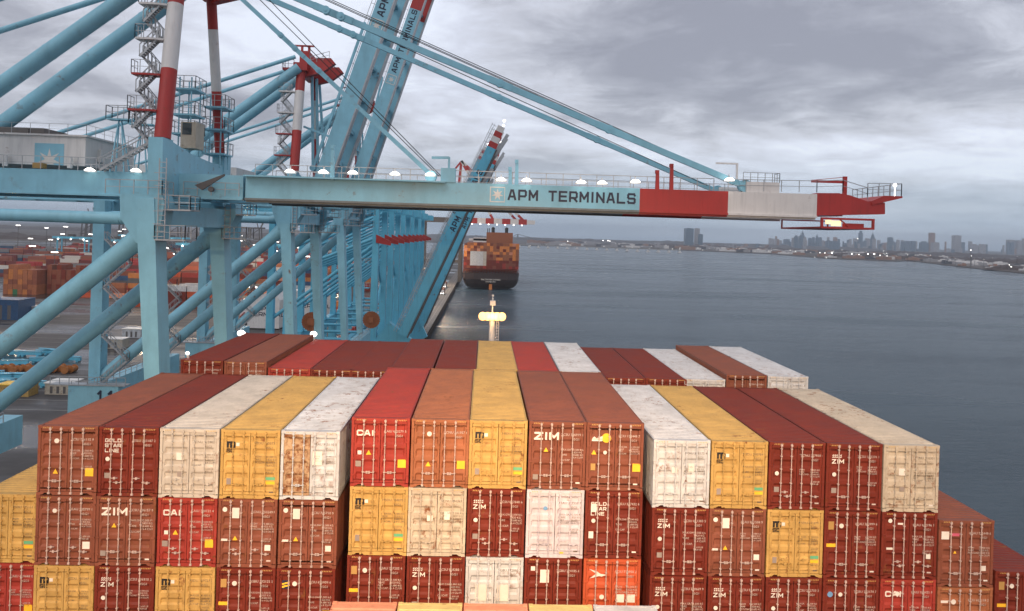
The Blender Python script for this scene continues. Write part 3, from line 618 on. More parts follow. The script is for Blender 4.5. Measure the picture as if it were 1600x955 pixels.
    # walkway stairs climbing the near mast
    for k in range(4):
        z = z0+9.2+k*3.0; f_ = (z-z0-6.9)/14.6; yc = Y0-7.0+2.3*f_
        mm2 = 'cred' if (z < z0+12.9 or z > z0+18.3) else 'cwhite'
        b = MB(); b.prismz([(-29.1, yc-.75), (-27.6, yc-.75), (-26.9, yc-.5), (-26.9, yc+.5), (-29.1, yc+.4)], z-.12, z+.04); pf = part('landing', b, M[mm2], root)
        b = MB(); b.rail([(-27.7, yc-.75, z), (-29.1, yc-.75, z), (-29.1, yc+.4, z)], 1.1, .7, .03); part('railing', b, M['galv'], pf)
        b = MB(); stair(b, (-28.8, yc-.2, z-1.5), (-27.4, yc-.2, z), .6); stair(b, (-28.7, yc+.5, z-1.5), (-27.4, yc+.5, z-3.0), .6); part('stair', b, M['galv'], root)
# ---- crane A: the near crane, boom lowered
A0 = 70.5
ca = thing('gantry_crane', 'nearest light blue gantry crane, boom lowered level across the picture, red and white tip', 'gantry crane', (-38, A0, QZ))
portal(ca, (62.0, 79.0-1), 0, 'cyan'); girder(ca, A0, CAMZ, 'cyan'); uprig(ca, A0, 0, 'cyan')
z0 = CAMZ
for ys in (-4.5, 3.5):
    ya, yb = A0+ys, A0+ys+1.2
    for xa, xb, mm in ((-20.4, 13.2, 'cyan'), (13.2, 20.9, 'cred'), (20.9, 28.7, 'cwhite')):
        b = MB(); b.box(xa, xb, ya, yb, z0+2.42, z0+4.3)
        for q in range(1, int((xb-xa)/5.5)+1): xx = xa+q*5.5; (b.box(xx-.02, xx+.02, ya-.012, ya, z0+2.44, z0+4.28) if xx < xb-.5 else None)
        bo = part('boom_section', b, M[mm], ca)
        b = MB(); b.box(xa, xb, ya-.14, yb+.14, z0+2.24, z0+2.42); b.box(xa, xb, ya+.2, yb-.2, z0+2.08, z0+2.24); 
        part('trolley_rail', b, M[mm] if mm != 'cyan' else M['rgrey'], bo)
    b = MB(); b.prism([(28.7, z0+2.45), (34.75, z0+2.75), (34.72, z0+3.75), (33.2, z0+3.8), (31.6, z0+4.3), (30.6, z0+4.45), (28.7, z0+4.4)], ya, yb); part('boom_tip', b, M['cred'], ca)
for k in range(10): b = MB(); b.box(-18+k*5.6, -17.4+k*5.6, A0-3.3, A0+3.5, z0+2.7, z0+3.6); part('boom_tie', b, M['cyan'], ca)
b = MB(); b.prism([(33.5, z0+3.5), (36.2, z0+4.2), (36.2, z0+4.35), (34.6, z0+4.35), (33.5, z0+3.85)], A0-4.6, A0+4.8); part('tip_platform', b, M['cred'], ca)
b = MB(); b.rail([(20.9, A0-4.4, z0+4.35), (28.7, A0-4.4, z0+4.45), (31.0, A0-4.4, z0+4.6), (33.2, A0-4.4, z0+4.0)], 1.0, 1.6, .035); b.rail([(33.2, A0-4.4, z0+4.3), (36.2, A0-4.4, z0+4.35), (36.2, A0+4.6, z0+4.35)], 1.1, 1.0, .035); part('railing', b, M['galv'], ca)
# railings along the girders, both sides
b = MB(); b.rail([(-60, A0-4.9, z0+4.25), (-29.6, A0-4.9, z0+4.25)], 1.1, 1.5, .035); b.rail([(-20, A0-3.2, z0+4.3), (20, A0-3.2, z0+4.35)], 1.1, 1.5, .035); b.rail([(-20, A0+3.4, z0+4.3), (26, A0+3.4, z0+4.4)], 1.1, 1.5, .035); part('railing', b, M['galv'], ca)
b = MB(); b.box(-20.4, -3.5, A0-5.25, A0-4.5, z0+4.2, z0+4.33); b.box(-20.4, 19, A0-3.3, A0-2.3, z0+4.2, z0+4.3); part('walkway', b, M['cyan'], ca)
# service trolley frame under the tip
b = MB(); 
xa, xb = P(1282, 347, Y=66).x, P(1365, 347, Y=66).x
rectframe(b, xa, xb, z0+1.35, z0+2.3, .17, A0-4.7, A0-4.45); rectframe(b, xa, xb, z0+1.35, z0+2.3, .12, A0+4.3, A0+4.45); b.box(xa, xb, A0-4.5, A0+4.4, z0+1.35, z0+1.50); b.box(xa+2.2, xb-.8, A0-4.4, A0-3.9, z0+1.5, z0+1.85); b.bar((xa+1.5, A0-4.5, z0+2.3), (xa+2.6, A0-4.5, z0+1.5), .1, .1); part('service_gantry', b, M['cred'], ca)
b = MB(); b.box(xa+.6, xa+1.0, A0-4.4, A0-4.1, z0+1.75, z0+2.1); b.box(xa+1.2, xa+1.9, A0-4.3, A0-3.9, z0+1.6, z0+2.05); part('trolley_light', b, glow('amber_lamp', (1, .72, .4), 1.3), ca)
# davit at the tip
b = MB(); b.box(31.45, 31.75, A0-3.6, A0-3.3, z0+4.3, z0+5.9+.1); b.bar((31.6, A0-3.45, z0+5.5), (28.6, A0-3.45, z0+5.5), .16, .22); b.bar((31.6, A0-3.45, z0+5.95), (28.8, A0-3.45, z0+5.6), .05, .05); part('davit', b, M['cred'], ca)
b = MB(); p = P(1152, 252, Y=67.5); b.bar((p.x, 67.5, z0+4.9), (p.x, 67.5, z0+6.9), .16, .16); b.bar((p.x, 67.5, z0+6.85), (p.x-1.9, 67.5, z0+6.85), .14, .14); part('davit', b, M['cwhite'], ca)
b = MB(); b.box(22.5, 25.4, A0+3.4, A0+4.6, z0+4.3, z0+5.2); part('stay_bracket', b, M['cwhite'], ca)
b = MB(); b.box(22.5, 25.4, A0-4.4, A0-3.4, z0+4.3, z0+5.2); hb_ = part('stay_bracket', b, M['cwhite'], ca)
b = MB(); b.rail([(22.2, A0-4.4, z0+5.2), (25.4, A0-4.4, z0+5.2), (25.4, A0-3.2, z0+5.2)], .8, .6, .03); part('railing', b, M['galv'], hb_)
# latch posts
for px, h_, mm in ((1027, 1.9, 'cred'), (1049, 2.5, 'cred'), (797, 1.75, 'cyan'), (807, 2.4, 'cyan'), (519, 3.0, 'cyan')):
    p = P(px, 290, Y=67 if px != 519 else 65.8); b = MB(); b.bar((p.x, p.y, z0+4.1), (p.x-.02, p.y, z0+4.3+h_-.3), .34, .3, .26, .24); b.box(p.x-.2, p.x+.1, p.y-.2, p.y+.2, z0+4.0+h_-.2, z0+4.3+h_-.2); part('latch_post', b, M[mm], ca)
b = MB(); xb_ = P(697, 270, Y=66).x; b.box(xb_-.45, xb_+.8, A0-4.6, A0-3.2, z0+4.3, z0+5.5); b.bar((xb_+.2, A0-3.9, z0+5.5), (xb_+.2, A0-3.9, z0+6.5), .18, .18); b.bar((xb_+.2, A0-3.9, z0+6.45), (xb_-1.3, A0-3.9, z0+6.4), .22, .22); b.tube((xb_-1.3, A0-4.5, z0+4.75), (xb_-1.3, A0-3.8, z0+4.75), .5, n=14); part('stay_bracket', b, M['cyan'], ca)
# boom stays with their pin joints
apex = P(303, -71, Y=66.5)
def staybar(root, a, c, w_, h_, joints, mm='cyan'):
    b = MB(); b.bar(a, c, w_, h_)
    a = Vector(a); c = Vector(c)
    for f_ in joints:
        p = a.lerp(c, f_); d = (c-a).normalized(); b.tube(p+Vector((0, -w_*.9, 0)), p+Vector((0, w_*.9, 0)), h_*.68, n=16); b.bar(p-d*1.1, p+d*1.1, w_*1.3, h_*1.1); b.tube(p+Vector((0, -w_*1.1, 0)), p+Vector((0, w_*1.1, 0)), h_*.25, n=10)
    part('boom_stay', b, M[mm], root)
e1 = P(1163, 291, Y=66.5); staybar(ca, (apex.x, 66.7, apex.z), (e1.x, 66.5, e1.z), .30, .52, (.235, .262, .55, .75))
e2 = Vector((e1.x, 74.5, e1.z)); staybar(ca, (apex.x, 72.0, apex.z), e2, .30, .46, (.235, .262, .55, .75))
e3 = P(674, 274, Y=66.5); staybar(ca, (apex.x, 66.9, apex.z), e3, .26, .36, (.36, .42, .52))
for yy in (66.5, 74.5):
    b = MB(); b.tube((e1.x, yy-.35, e1.z), (e1.x, yy+.35, e1.z), .55, n=16); part('stay_pin', b, M['cyan'], ca, smooth=True)
for dy, dz_ in ((0, .95), (.6, .8), (1.4, 1.05), (6.6, .75), (7.4, .9)):
    b = MB(); b.tube((apex.x, 67.2+dy*.8, apex.z+dz_+.6), (e1.x-1.2, 67+dy, e1.z+dz_-.3), .035, n=6, cap=False); part('hoist_rope', b, M['rope'], ca)
for dx in (0, 1.0):
    b = MB(); b.tube((apex.x+.6+dx, 68, apex.z+1.1), (e3.x+.6+dx*.2, 67.4, e3.z), .04, n=6, cap=False); part('hoist_rope', b, M['rope'], ca)
# lettering and star on the boom's near face
yf = A0-4.5-.012
pa = P(793, 314, Y=66); placetext('APM TERMINALS', 1.30, (pa.x, yf, z0+2.93), (1, 0, 0), (0, 0, 1), M['mdark'], ca, wid=.66)
def logo(root, cx, cz, s, y, box_m, star_m, fill=None):
    b = MB(); rectframe(b, cx-s, cx+s, cz-s, cz+s, s*.12, y-.01, y); lo_ = part('logo', b, M[box_m], root)
    b = MB(); pts = star(cx, cz, s*.78); pts2 = [(cx, cz)]+pts; n = len(pts); b.add([(x, y-.012, z) for x, z in pts2], [(0, i+1, (i+1) % n+1) for i in range(n)]); part('logo_star', b, M[star_m], lo_)
lp = P(777.5, 303, Y=66); logo(ca, lp.x, z0+3.38, .66, A0-4.5, 'mwhite', 'mwhite')
# machinery house with the star panel
mh = MB(); mh.box(-58, -34.5, 67.4, 76.5, z0+4.75, z0+7.25); house = part('machinery_house', mh, M['cwhite'], ca)
b = MB(); b.box(-58.2, -34.3, 67.2, 76.7, z0+7.25, z0+7.4); part('roof', b, M['cwhite'], house)
b = MB(); b.box(-38.75, -36.3, 67.37, 67.4, z0+4.76, z0+6.6); part('logo_panel', b, M['cyan'], house)
b = MB(); cx, cz = -37.5, z0+5.15; pts = star(cx, cz, 1.05, 7, .36); pts = [(x, max(z, z0+4.8)) for x, z in pts]; n = len(pts); b.add([(cx, 67.36, cz)]+[(x, 67.36, z) for x, z in pts], [(0, i+1, (i+1) % n+1) for i in range(n)]); part('logo_star', b, M['mwhite'], house)
b = MB()
for x in (-35.5, -42.3, -40.9): b.tube((x, 66.9, z0+4.5), (x, 66.9, z0+5.5), .22, n=10)
b.box(-34.5, -34.2, 69.5, 70.4, z0+5.3, z0+6.4); part('vent_unit', b, M['cwhite'], house)
b = MB(); b.box(-44.5, -39.5, 70, 74, z0+7.4, z0+8.2); b.box(-43, -40.8, 69.9, 70, z0+7.5, z0+8.1); part('roof_unit', b, M['steel'], house)
b = MB(); b.rail([(-58, 67.3, z0+7.4), (-34.4, 67.3, z0+7.4), (-34.4, 76.6, z0+7.4)], .9, 1.6, .02); part('railing', b, M['galv'], house)
b = MB(); b.box(-38.4, -37.6, 66.5, 67.2, z0+4.4, z0+4.85); part('tool_box', b, M['mtan'], ca)
# stair from the girder to the column, light towers
b = MB(); stair(b, (-32.2, 65.6, z0+4.3), (-27.6, 65.6, z0+7.1), .8, n=14); part('stair', b, M['galv'], ca)
for px, py in ((188, 188), (223, 196)):
    p = P(px, py, Y=68); b = MB()
    for dx in (-.55, .55): b.bar((p.x+dx*1.1, 68.2+dx, z0+4.3), (p.x+dx*.2, 68, p.z), .10, .10); b.bar((p.x-dx*1.1, 68.2+dx, z0+4.3), (p.x-dx*.2, 68, p.z), .10, .10)
    part('light_tower', b, M['cyan'], ca); platform(ca, p.x-1.0, p.x+1.0, 67.5, 68.6, p.z+.1, 'cyan', .12)
# lift tower frames between the masts
for px0, px1, Yc, lv in ((268, 305, 71.0, (138, 178, 208)), (318, 352, 74.5, (165, 200, 238))):
    xs = [P(px0, 200, Y=Yc).x, P(px1, 200, Y=Yc).x]
    b = MB()
    for x in xs:
        for y in (Yc, Yc+2.2): b.bar((x*.7+xs[0]*.0+xs[1]*.3 if x == xs[0] else x*.8+xs[0]*.2, y, z0+5.5), (x*.7+xs[1]*.3 if x == xs[0] else x*.8+xs[0]*.2, y, P(300, lv[0], Y=Yc).z+1), .10, .10)
    part('lift_tower', b, M['cyan'], ca)
    for v in lv: platform(ca, xs[0], xs[1], Yc-.2, Yc+2.4, P(300, v, Y=Yc).z, 'cyan', .16)
b = MB(); p = P(285, 232, Y=70); q_ = P(310, 192, Y=70); b.box(p.x, q_.x, 69.5, 71.5, p.z, q_.z); cb = part('cabin', b, M['cream'], ca)
b = MB(); b.box(p.x+.15, p.x+.95, 69.46, 69.5, p.z+1.2, q_.z-.1); part('window', b, M['glass'], cb)
# ladders and cages on leg heads
for Yf, X in ((62.0, -25.9), (77.6, -25.9)):
    b = MB()
    for dx in (0, .55):
        b.bar((X+dx, Yf-.1, z0-1.2), (X+dx, Yf-.1, z0+5.2), .07, .07)
    for k in range(15): b.bar((X, Yf-.1, z0-1+k*.42), (X+.55, Yf-.1, z0-1+k*.42), .05, .05)
    for k in range(6): b.bar((X-.1, Yf-.75, z0-1+k*1.0), (X+.65, Yf-.75, z0-1+k*1.0), .05, .05)
    part('ladder', b, M['galv'], ca)
    platform(ca, X-.2, X+2.2, Yf-.2, Yf+2.2, z0-1.2, 'galv', .12); platform(ca, X-.2, X+2.4, Yf+.2, Yf+2.2, z0+1.2, 'galv', .12)
b = MB(); b.prism([(-28.9, z0+.4), (-27.6, z0-1.6), (-25.9, z0-1.2), (-25.5, z0+1.6), (-25.7, z0+2.3), (-29.0, z0+2.3)], 62.05, 64.1); part('leg_head', b, M['cyan'], ca)
b = MB(); b.prism([(-28.7, z0+1.6), (-27.8, z0-.9), (-25.9, z0-.9), (-24.9, z0+1.0), (-24.9, z0+2.2), (-28.7, z0+2.2)], 77.6, 80.1); part('leg_head', b, M['cyan'], ca)
b = MB(); b.rail([(-30, 61.8, z0+2.3), (-25.6, 61.8, z0+2.3), (-25.6, 64, z0+2.3)], 1.1, 1.0, .035); b.rail([(-25.4, 65.6, z0+2.5), (-20.8, 65.6, z0+2.5)], 1.1, 1.2, .035); part('railing', b, M['galv'], ca)
b = MB(); b.prism([(-24.2, z0+3.3), (-21.8, z0+4.3), (-21.8, z0+4.15), (-23.6, z0+2.9)], 66-1.2, 66-1.0); b.tube((-22.9, 64.8, z0+3.0), (-22.9, 65.2, z0+3.0), .22, n=12); part('floodlight_arm', b, M['steel'], ca)
# lamps along the girder
LAMPS = [(140, 266), (212, 267), (453, 268), (505, 269), (551, 270), (617, 272), (672, 273), (783, 281), (823, 282), (908, 285), (941, 286), (993, 284), (1140, 281)]
for px, py in LAMPS:
    p = P(px, py, Y=65.6); b = MB(); b.tube((p.x, 65.6, p.z-.02), (p.x, 65.6, p.z+.17), .44, .20, 12); lm = part('lamp', b, M['glowc'], ca); b = MB(); b.bar((p.x-.5, 65.8, p.z-.1), (p.x+.5, 65.8, p.z-.1), .1, .1); b.bar((p.x, 65.8, p.z-.1), (p.x, 65.8, p.z+.45), .08, .08); part('bracket', b, M['galv'], lm)
p = P(1450, 367, Y=66); b = MB(); b.ball((35.6, A0-4.4, z0+5.3), .16); b.bar((35.6, A0-4.4, z0+4.3), (35.6, A0-4.4, z0+5.3), .05, .05); part('tip_lamp', b, M['glowc'], ca)
# number on the landside sill beam of crane B, portal lines ...
def raised(root, Y0, c0, c1, length, mm, txt, tstart, tsize, redfrom, w_=2.2, both=True):
    """boom swung up: c0,c1 two points of its near girder's centre line"""
    d = (c1-c0).normalized(); nrm = Vector((-d.z, 0, d.x)); h = c0-d*((c0.z-(CAMZ+3.0))/d.z)
    for ys in (0, 8.0):
        o_ = Vector((0, ys, 0)); b = MB(); b.bar(h+o_, h+d*redfrom+o_, w_, 1.2, up=(0, 1, 0)); part('boom_section', b, M[mm], root)
        k = 0; s0 = redfrom
        while s0 < length:
            s1 = min(length, s0+7.6); b = MB(); b.bar(h+d*s0+o_, h+d*s1+o_, w_, 1.2, up=(0, 1, 0)); part('boom_section', b, M['cred' if k % 2 == 0 else 'cwhite'], root); s0 = s1; k += 1
        side = d.cross(Vector((0, 1, 0))); b = MB()
        r_ = (-side if side.z < 0 else side); under = Vector((d.z, 0, -d.x))
        b.bar(h+o_+under*(w_/2+.12), h+d*length+o_+under*(w_/2+.12), .18, 1.6, up=(0, 1, 0)); part('trolley_rail', b, M['galv'], root)
    b = MB(); n = int(length/5)
    for i in range(n):
        b = MB(); p = h+d*(2+i*5); b.bar(p+Vector((0, .6, 0)), p+Vector((0, 7.4, 0)), .9, .5); part('boom_tie', b, M[mm], root)
    top = -Vector((d.z, 0, -d.x)); b = MB()
    for i in range(int(length/1.8)):
        p = h+d*(3+i*1.8)+top*(w_/2)+Vector((0, .9, 0)); b.bar(p, p+top*1.0, .06, .06)
    for q in (.5, 1.0): b.bar(h+d*3+top*(w_/2+q)+Vector((0, .9, 0)), h+d*length+top*(w_/2+q)+Vector((0, .9, 0)), .07, .07)
    part('railing', b, M['galv'], root)
    if txt:
        fy = Vector((0, -.62, 0)); o3 = h+d*tstart+fy-nrm*(tsize*.36)
        placetext(txt, tsize, o3, d, nrm, M['mdark'], root, wid=.68)
        c = h+d*(tstart-1.4)+fy+Vector((0, -.012, 0)); n = 7; pts = star(0, 0, .62); vs = [c]+[c+d*x+nrm*z for x, z in pts]; b = MB(); b.add(vs, [(0, i+1, (i+1) % 14+1) for i in range(14)]); part('logo_star', b, M['mwhite'], root)
        b = MB(); s_ = .85
        for q in ((-s_, -s_, s_, -s_), (s_, -s_, s_, s_), (s_, s_, -s_, s_), (-s_, s_, -s_, -s_)): b.bar(c+d*q[0]+nrm*q[1], c+d*q[2]+nrm*q[3], .12, .03, up=(0, 1, 0))
        part('logo', b, M['mwhite'], root)
    return h, d
def foldstay(root, Y0, h, d, z0, mm):
    for ys in (-4.0, 1.0, 4.0):
        a = Vector((-25.4, Y0+ys*.6, z0+21.3)); k = Vector((-25.0+abs(ys)*.12, Y0+ys, z0+7.8)); top = h+d*27+Vector((-d.z*1.9, 0, d.x*1.9)); top.y = Y0+ys
        b = MB(); b.bar(a, k, .34, .34); b.bar(k, top, .30, .36); b.tube(k+Vector((0, -.4, 0)), k+Vector((0, .4, 0)), .42, n=10); part('boom_stay', b, M[mm], root)
    b = MB(); b.bar((-25.6, Y0-3.8, z0+14.2), (h+d*9).to_tuple(), .25, .25) if 0 else b.bar((-26, Y0-4, z0+13.6), (-21.2, Y0-4, z0+11.9), .28, .28); part('stay_guide', b, M[mm], root)
for nm, B0, dz, lab, c0p, c1p, ts in (('B', 113.5, .7, 'second light blue gantry crane from the camera, its boom raised steeply', (512, 259), (604, 0), 33.5),
                              ('C', 152.0, 2.0, 'third light blue gantry crane, boom raised just right of the second', (565.5, 259), (655, 0), 20.0)):
    cb_ = thing('gantry_crane', lab, 'gantry crane', (-38, B0, QZ)); z0 = CAMZ+dz
    portal(cb_, (B0-9, B0+8.2), dz, 'cyan' if nm == 'B' else 'cyan'); girder(cb_, B0, z0, 'cyan'); uprig(cb_, B0, dz, 'cyan')
    Yn = B0-4.5; c0 = P(*c0p, Y=Yn); c1 = P(*c1p, Y=Yn)
    h, d = raised(cb_, B0, c0, c1, 58, 'cyan', 'APM TERMINALS', 28.3, 1.45, 41)
    foldstay(cb_, B0, h, d, z0, 'cyan')
    b = MB(); b.rail([(-34, B0-4.8, z0+4.3), (-21, B0-4.8, z0+4.3)], 1.1, 1.5, .04); part('railing', b, M['galv'], cb_)
    b = MB(); b.box(-58, -35.5, B0-3, B0+6, z0+4.8, z0+7.6); part('machinery_house', b, M['cwhite'], cb_)
    for Yf, X in ((B0-9, -25.9), (B0+8.2, -25.9)):
        b = MB()
        for dx in (0, .55): b.bar((X+dx, Yf-.1, z0-1.2), (X+dx, Yf-.1, z0+5.2), .08, .08)
        for q in range(15): b.bar((X, Yf-.1, z0-1+q*.42), (X+.55, Yf-.1, z0-1+q*.42), .06, .06)
        part('ladder', b, M['galv'], cb_); platform(cb_, X-.2, X+2.6, Yf-.2, Yf+2.2, z0-1.2, 'galv', .14); platform(cb_, X-.2, X+2.8, Yf+.2, Yf+2.2, z0+1.2, 'galv', .14)
        b = MB(); b.prism([(-28.7, z0+1.6), (-27.8, z0-.9), (-25.9, z0-.9), (-24.9, z0+1.0), (-24.9, z0+2.2), (-28.7, z0+2.2)], Yf, Yf+2.1); part('leg_head', b, M['cyan'], cb_)
        for q in range(3):
            b = MB(); stair(b, (-50.2, Yf-.6, QZ+19.6+q*6.4), (-46.8, Yf-.6, QZ+22.8+q*6.4), .7, n=10); stair(b, (-50.2, Yf-.6, QZ+26.0+q*6.4), (-46.8, Yf-.6, QZ+22.8+q*6.4), .7, n=10); part('stair', b, M['galv'], cb_)
    pt = P(158, 600, Y=B0-9-3.7)
    b = MB(); b.box(-52.7, -46.4, B0-13.0, B0-11.6, QZ+16.0, QZ+20.0); eb = part('equaliser_beam', b, M['cyan'], cb_); b = MB(); b.rail([(-55, B0-13, QZ+20), (-45.5, B0-13, QZ+20)], 1.1, 1.2, .045); b.box(-55, -45.5, B0-13.1, B0-11.5, QZ+20.0, QZ+20.12); part('railing', b, M['galv'], eb)
    if nm == 'B': placetext('11', 2.0, (-49.2, B0-13.03, QZ+18.0), (1, 0, 0), (0, 0, 1), M['mdark'], cb_)
    for px, py, rr in (((580, 500, 1.75),) if nm == 'C' else ((486, 503, 1.5),)):
        q = P(px, py, Y=B0+8.2 if nm == 'B' else B0+6); b = MB(); n = 22
        for i in range(n):
            t0, t1 = 2*math.pi*i/n, 2*math.pi*(i+.62)/n
            b.add([(q.x+rr*f_*math.cos(t_), q.y+dy, q.z+rr*f_*math.sin(t_)) for dy in (0, .5) for f_, t_ in ((.55, t0), (1, t0), (1, t1), (.55, t1))], [(0, 1, 2, 3), (7, 6, 5, 4), (0, 4, 5, 1), (1, 5, 6, 2), (2, 6, 7, 3), (3, 7, 4, 0)])
        b.tube((q.x, q.y+.1, q.z), (q.x, q.y+.4, q.z), rr*.96, n=22); b.box(q.x-.5, q.x+.5, q.y-.4, q.y, q.z-.5, q.z+.5); part('cable_reel', b, M['tan'], cb_)
# ---- low cranes beyond, strong blue
FN = ['fourth', 'fifth', 'sixth', 'seventh', 'eighth']
for k in range(5):
    Y0 = 197+k*31; y1, y2 = Y0-8, Y0+8; mm = 'cyan2'; z0 = CAMZ
    t = thing('gantry_crane', 'strong blue low gantry crane, %s crane in the row along the quay' % FN[k], 'gantry crane', (-38, Y0, QZ), None)
    for X in (-26.6, -51.5):
        for yf_ in (y1, y2):
            b = MB(); b.bar((X, yf_, QZ+14), (X, yf_, z0+9.5), 1.7, 1.9, 1.3, 1.9, up=(0, 1, 0)); b.bar((X, yf_, QZ+3), (X, yf_, QZ+14), 2.7, 2.4, 1.7, 1.9, up=(0, 1, 0)); part('leg', b, M[mm], t)
            b = MB()
            for j in range(4): b.box(X-.6, X+.6, yf_-4+j*2.1, yf_-2.3+j*2.1, QZ+.4, QZ+2.0)
            part('bogie', b, M['cred' if (k+int(yf_)) % 2 else 'myel'], t)
    for yf_ in (y1, y2):
        for j, (za, xb, zb) in enumerate(((-2.0, -51, -12), (-3.5, -51, -22), (8.0, -51, 0.5), (6.0, -50, -5))):
            b = MB(); b.tube((-27, yf_, z0+za), (xb, yf_, z0+zb), .42, n=10); part('brace', b, M[mm], t, smooth=True)
        b = MB(); b.tube((-27, yf_, z0+9), (-51.5, yf_, z0+9), .5, n=10); part('tie_beam', b, M[mm], t, smooth=True); b = MB(); b.tube((-27, yf_, QZ+12), (-51.5, yf_, QZ+12), .4, n=10); part('tie_beam', b, M[mm], t, smooth=True)
    b = MB(); b.box(-52.5, -50.5, y1-3, y2+3, QZ+9, QZ+12); b.box(-27.6, -25.8, y1-3, y2+3, QZ+9.2, QZ+12.4); part('sill_beam', b, M[mm], t)
    b = MB(); 
    for j in range(5): b.box(-45+j*3.4, -43+j*3.4, y1-2, y2+2, QZ+4.5+j*.9, QZ+5.6+j*.9)
    part('walkway', b, M[mm], t)
    b = MB()
    for yf_ in (y1, y2):
        b.add([(-26.4, yf_-1.2, z0-1.0), (-22.8, yf_-1.2, z0-2.6), (-22.8, yf_-1.2, z0-3.6), (-26.4, yf_-1.2, z0-3.0), (-26.4, yf_-.6, z0-1.0), (-22.8, yf_-.6, z0-2.6), (-22.8, yf_-.6, z0-3.6), (-26.4, yf_-.6, z0-3.0)], [(0, 1, 2, 3), (7, 6, 5, 4), (0, 4, 5, 1), (1, 5, 6, 2), (2, 6, 7, 3), (3, 7, 4, 0)])
    b.box(-26.2, -25.4, y1-1, y2+1, z0-2.9, z0-2.2); part('cross_arm', b, M['cred'], t)
    for zz in (QZ+15, QZ+21, QZ+27, QZ+33):
        platform(t, -29.8, -27.8, y1-1.2, y1+1.2, zz, mm, .16)
    b = MB(); b.tube((-27, y1, z0-3), (-27.2, y2, z0-14), .3, n=8); b.tube((-27.2, y2, z0-14), (-27, y1, z0-25), .3, n=8); part('brace', b, M[mm], t, smooth=True)
    b = MB(); b.box(-90, -22, Y0-5, Y0-3.8, z0+4.8, z0+6.8); b.box(-90, -22, Y0+4, Y0+5.2, z0+4.8, z0+6.8); part('main_girder', b, M[mm], t)
    if k == 0: placetext('11', 1.5, (-28.6, y1-3.02, QZ+10.2), (1, 0, 0), (0, 0, 1), M['mdark'], t, bold=0.0114)
    if k < 3:
        Yn = (185, 245, 320)[k]
        if k == 0: c0, c1, ln = P(640, 500, Y=Yn), P(768, 231, Y=Yn), 66
        else: c0, c1, ln = (P(665, 490, Y=Yn), P(768, 256, Y=Yn), 74) if k == 1 else (P(655, 448, Y=Yn), P(750, 250, Y=Yn), 74)
        dd = (c1-c0).normalized(); nn = Vector((-dd.z, 0, dd.x)); h = c0-dd*4.0; tip = (P(783, 198, Y=Yn), P(780, 230, Y=Yn), P(759, 230, Y=Yn))[k]; Lr = (c1-h).length; Lt = (tip-h).length
        for ys in (0, 8):
            o_ = Vector((0, ys, 0)); b = MB(); b.bar(h+o_, h+dd*Lr+o_, 2.2, 1.3, up=(0, 1, 0)); part('boom_section', b, M[mm], t)
            q = 4; 
            for j in range(q):
                s0, s1 = Lr+(Lt-Lr)*j/q, Lr+(Lt-Lr)*(j+1)/q; b = MB(); b.bar(h+dd*s0+o_, h+dd*s1+o_, 2.2-.15*j, 1.3, up=(0, 1, 0)); part('boom_section', b, M['cred' if j % 2 == 0 else 'cwhite'], t)
            b = MB(); b.bar(h+o_-nn*1.35, h+dd*Lr+o_-nn*1.35, .3, 1.7, up=(0, 1, 0)); part('trolley_rail', b, M['steel'], t)
            b = MB()
            for j in range(int(Lt/2.2)): p = h+dd*(j*2.2+2)+nn*1.1+o_; b.bar(p, p+nn*1.2, .1, .1)
            b.bar(h+nn*2.3+o_, h+dd*Lt+nn*2.3+o_, .12, .12); b.bar(h+nn*1.7+o_, h+dd*Lt+nn*1.7+o_, .1, .1); part('railing', b, M['galv'], t)
            b = MB(); b.bar(h+dd*(Lt-7)+o_-nn*1.3, h+dd*(Lt-1)+o_-nn*2.2, .25, .8); b.bar(h+dd*(Lt-15)+o_-nn*1.3, h+dd*(Lt-10)+o_-nn*2.4, .25, .8); part('tip_platform', b, M['galv'], t)
            b = MB(); b.ball(h+dd*(Lt+1.6)+o_, .32); part('tip_lamp', b, M['glowc'], t)
        for j in range(int(Lt/5)): b = MB(); p = h+dd*(3+j*5); b.bar(p+Vector((0, .6, 0)), p+Vector((0, 7.4, 0)), .8, .5); part('boom_tie', b, M[mm], t)
        b = MB(); b.bar((-24.5, h.y+4, QZ+9), h+Vector((0, 4, 0)), 2.4, 9.0); part('boom_hinge', b, M[mm], t)
        f_ = (Lr*.555 if k == 0 else Lr*.60)
        for yo in (-.67, 7.3):
            placetext('APM TERMINALS', 2.0, h+dd*f_+Vector((0, yo, 0))-nn*.72, dd, nn, M['mdark'], t, wid=.60)
# ---- far crane with its red and white boom lowered
Yg = 650; t = thing('gantry_crane', 'distant crane with a banded red and white boom lowered beside the far ship', 'gantry crane', (-30, Yg, QZ))
gz = P(780, 346, Y=Yg).z; xg0 = P(733, 346, Y=Yg).x; xg1 = P(836, 347, Y=Yg).x; sl_ = (P(836, 347.6, Y=Yg).z-P(733, 345, Y=Yg).z)/(xg1-xg0)*.3
for j in range(8):
    xa, xb = xg0+(xg1-xg0)*j/8, xg0+(xg1-xg0)*(j+1)/8; b = MB(); b.bar((xa, Yg, gz), (xb, Yg, gz), 2, 4.6 if j < 7 else 3.2); b.bar((xa, Yg+9, gz), (xb, Yg+9, gz), 2, 3.4); part('boom_section', b, M['cred' if j % 2 == 0 else 'cwhite'], t)
b = MB(); b.box(-95, xg0, Yg-1, Yg+1, gz-2.2, gz+2.0); b.box(-95, xg0, Yg+8, Yg+10, gz-2.2, gz+2.0); part('main_girder', b, M['steel'], t)
for X in (-20.5, -52):
    for yy in (Yg-2, Yg+16):
        b = MB(); b.bar((X, yy, QZ), (X, yy, gz-2), 3, 3); part('leg', b, M['steel'], t)
b = MB(); b.box(-54, -19, Yg-3, Yg-1, QZ+16, QZ+18.5); part('tie_beam', b, M['steel'], t)
az = gz+50
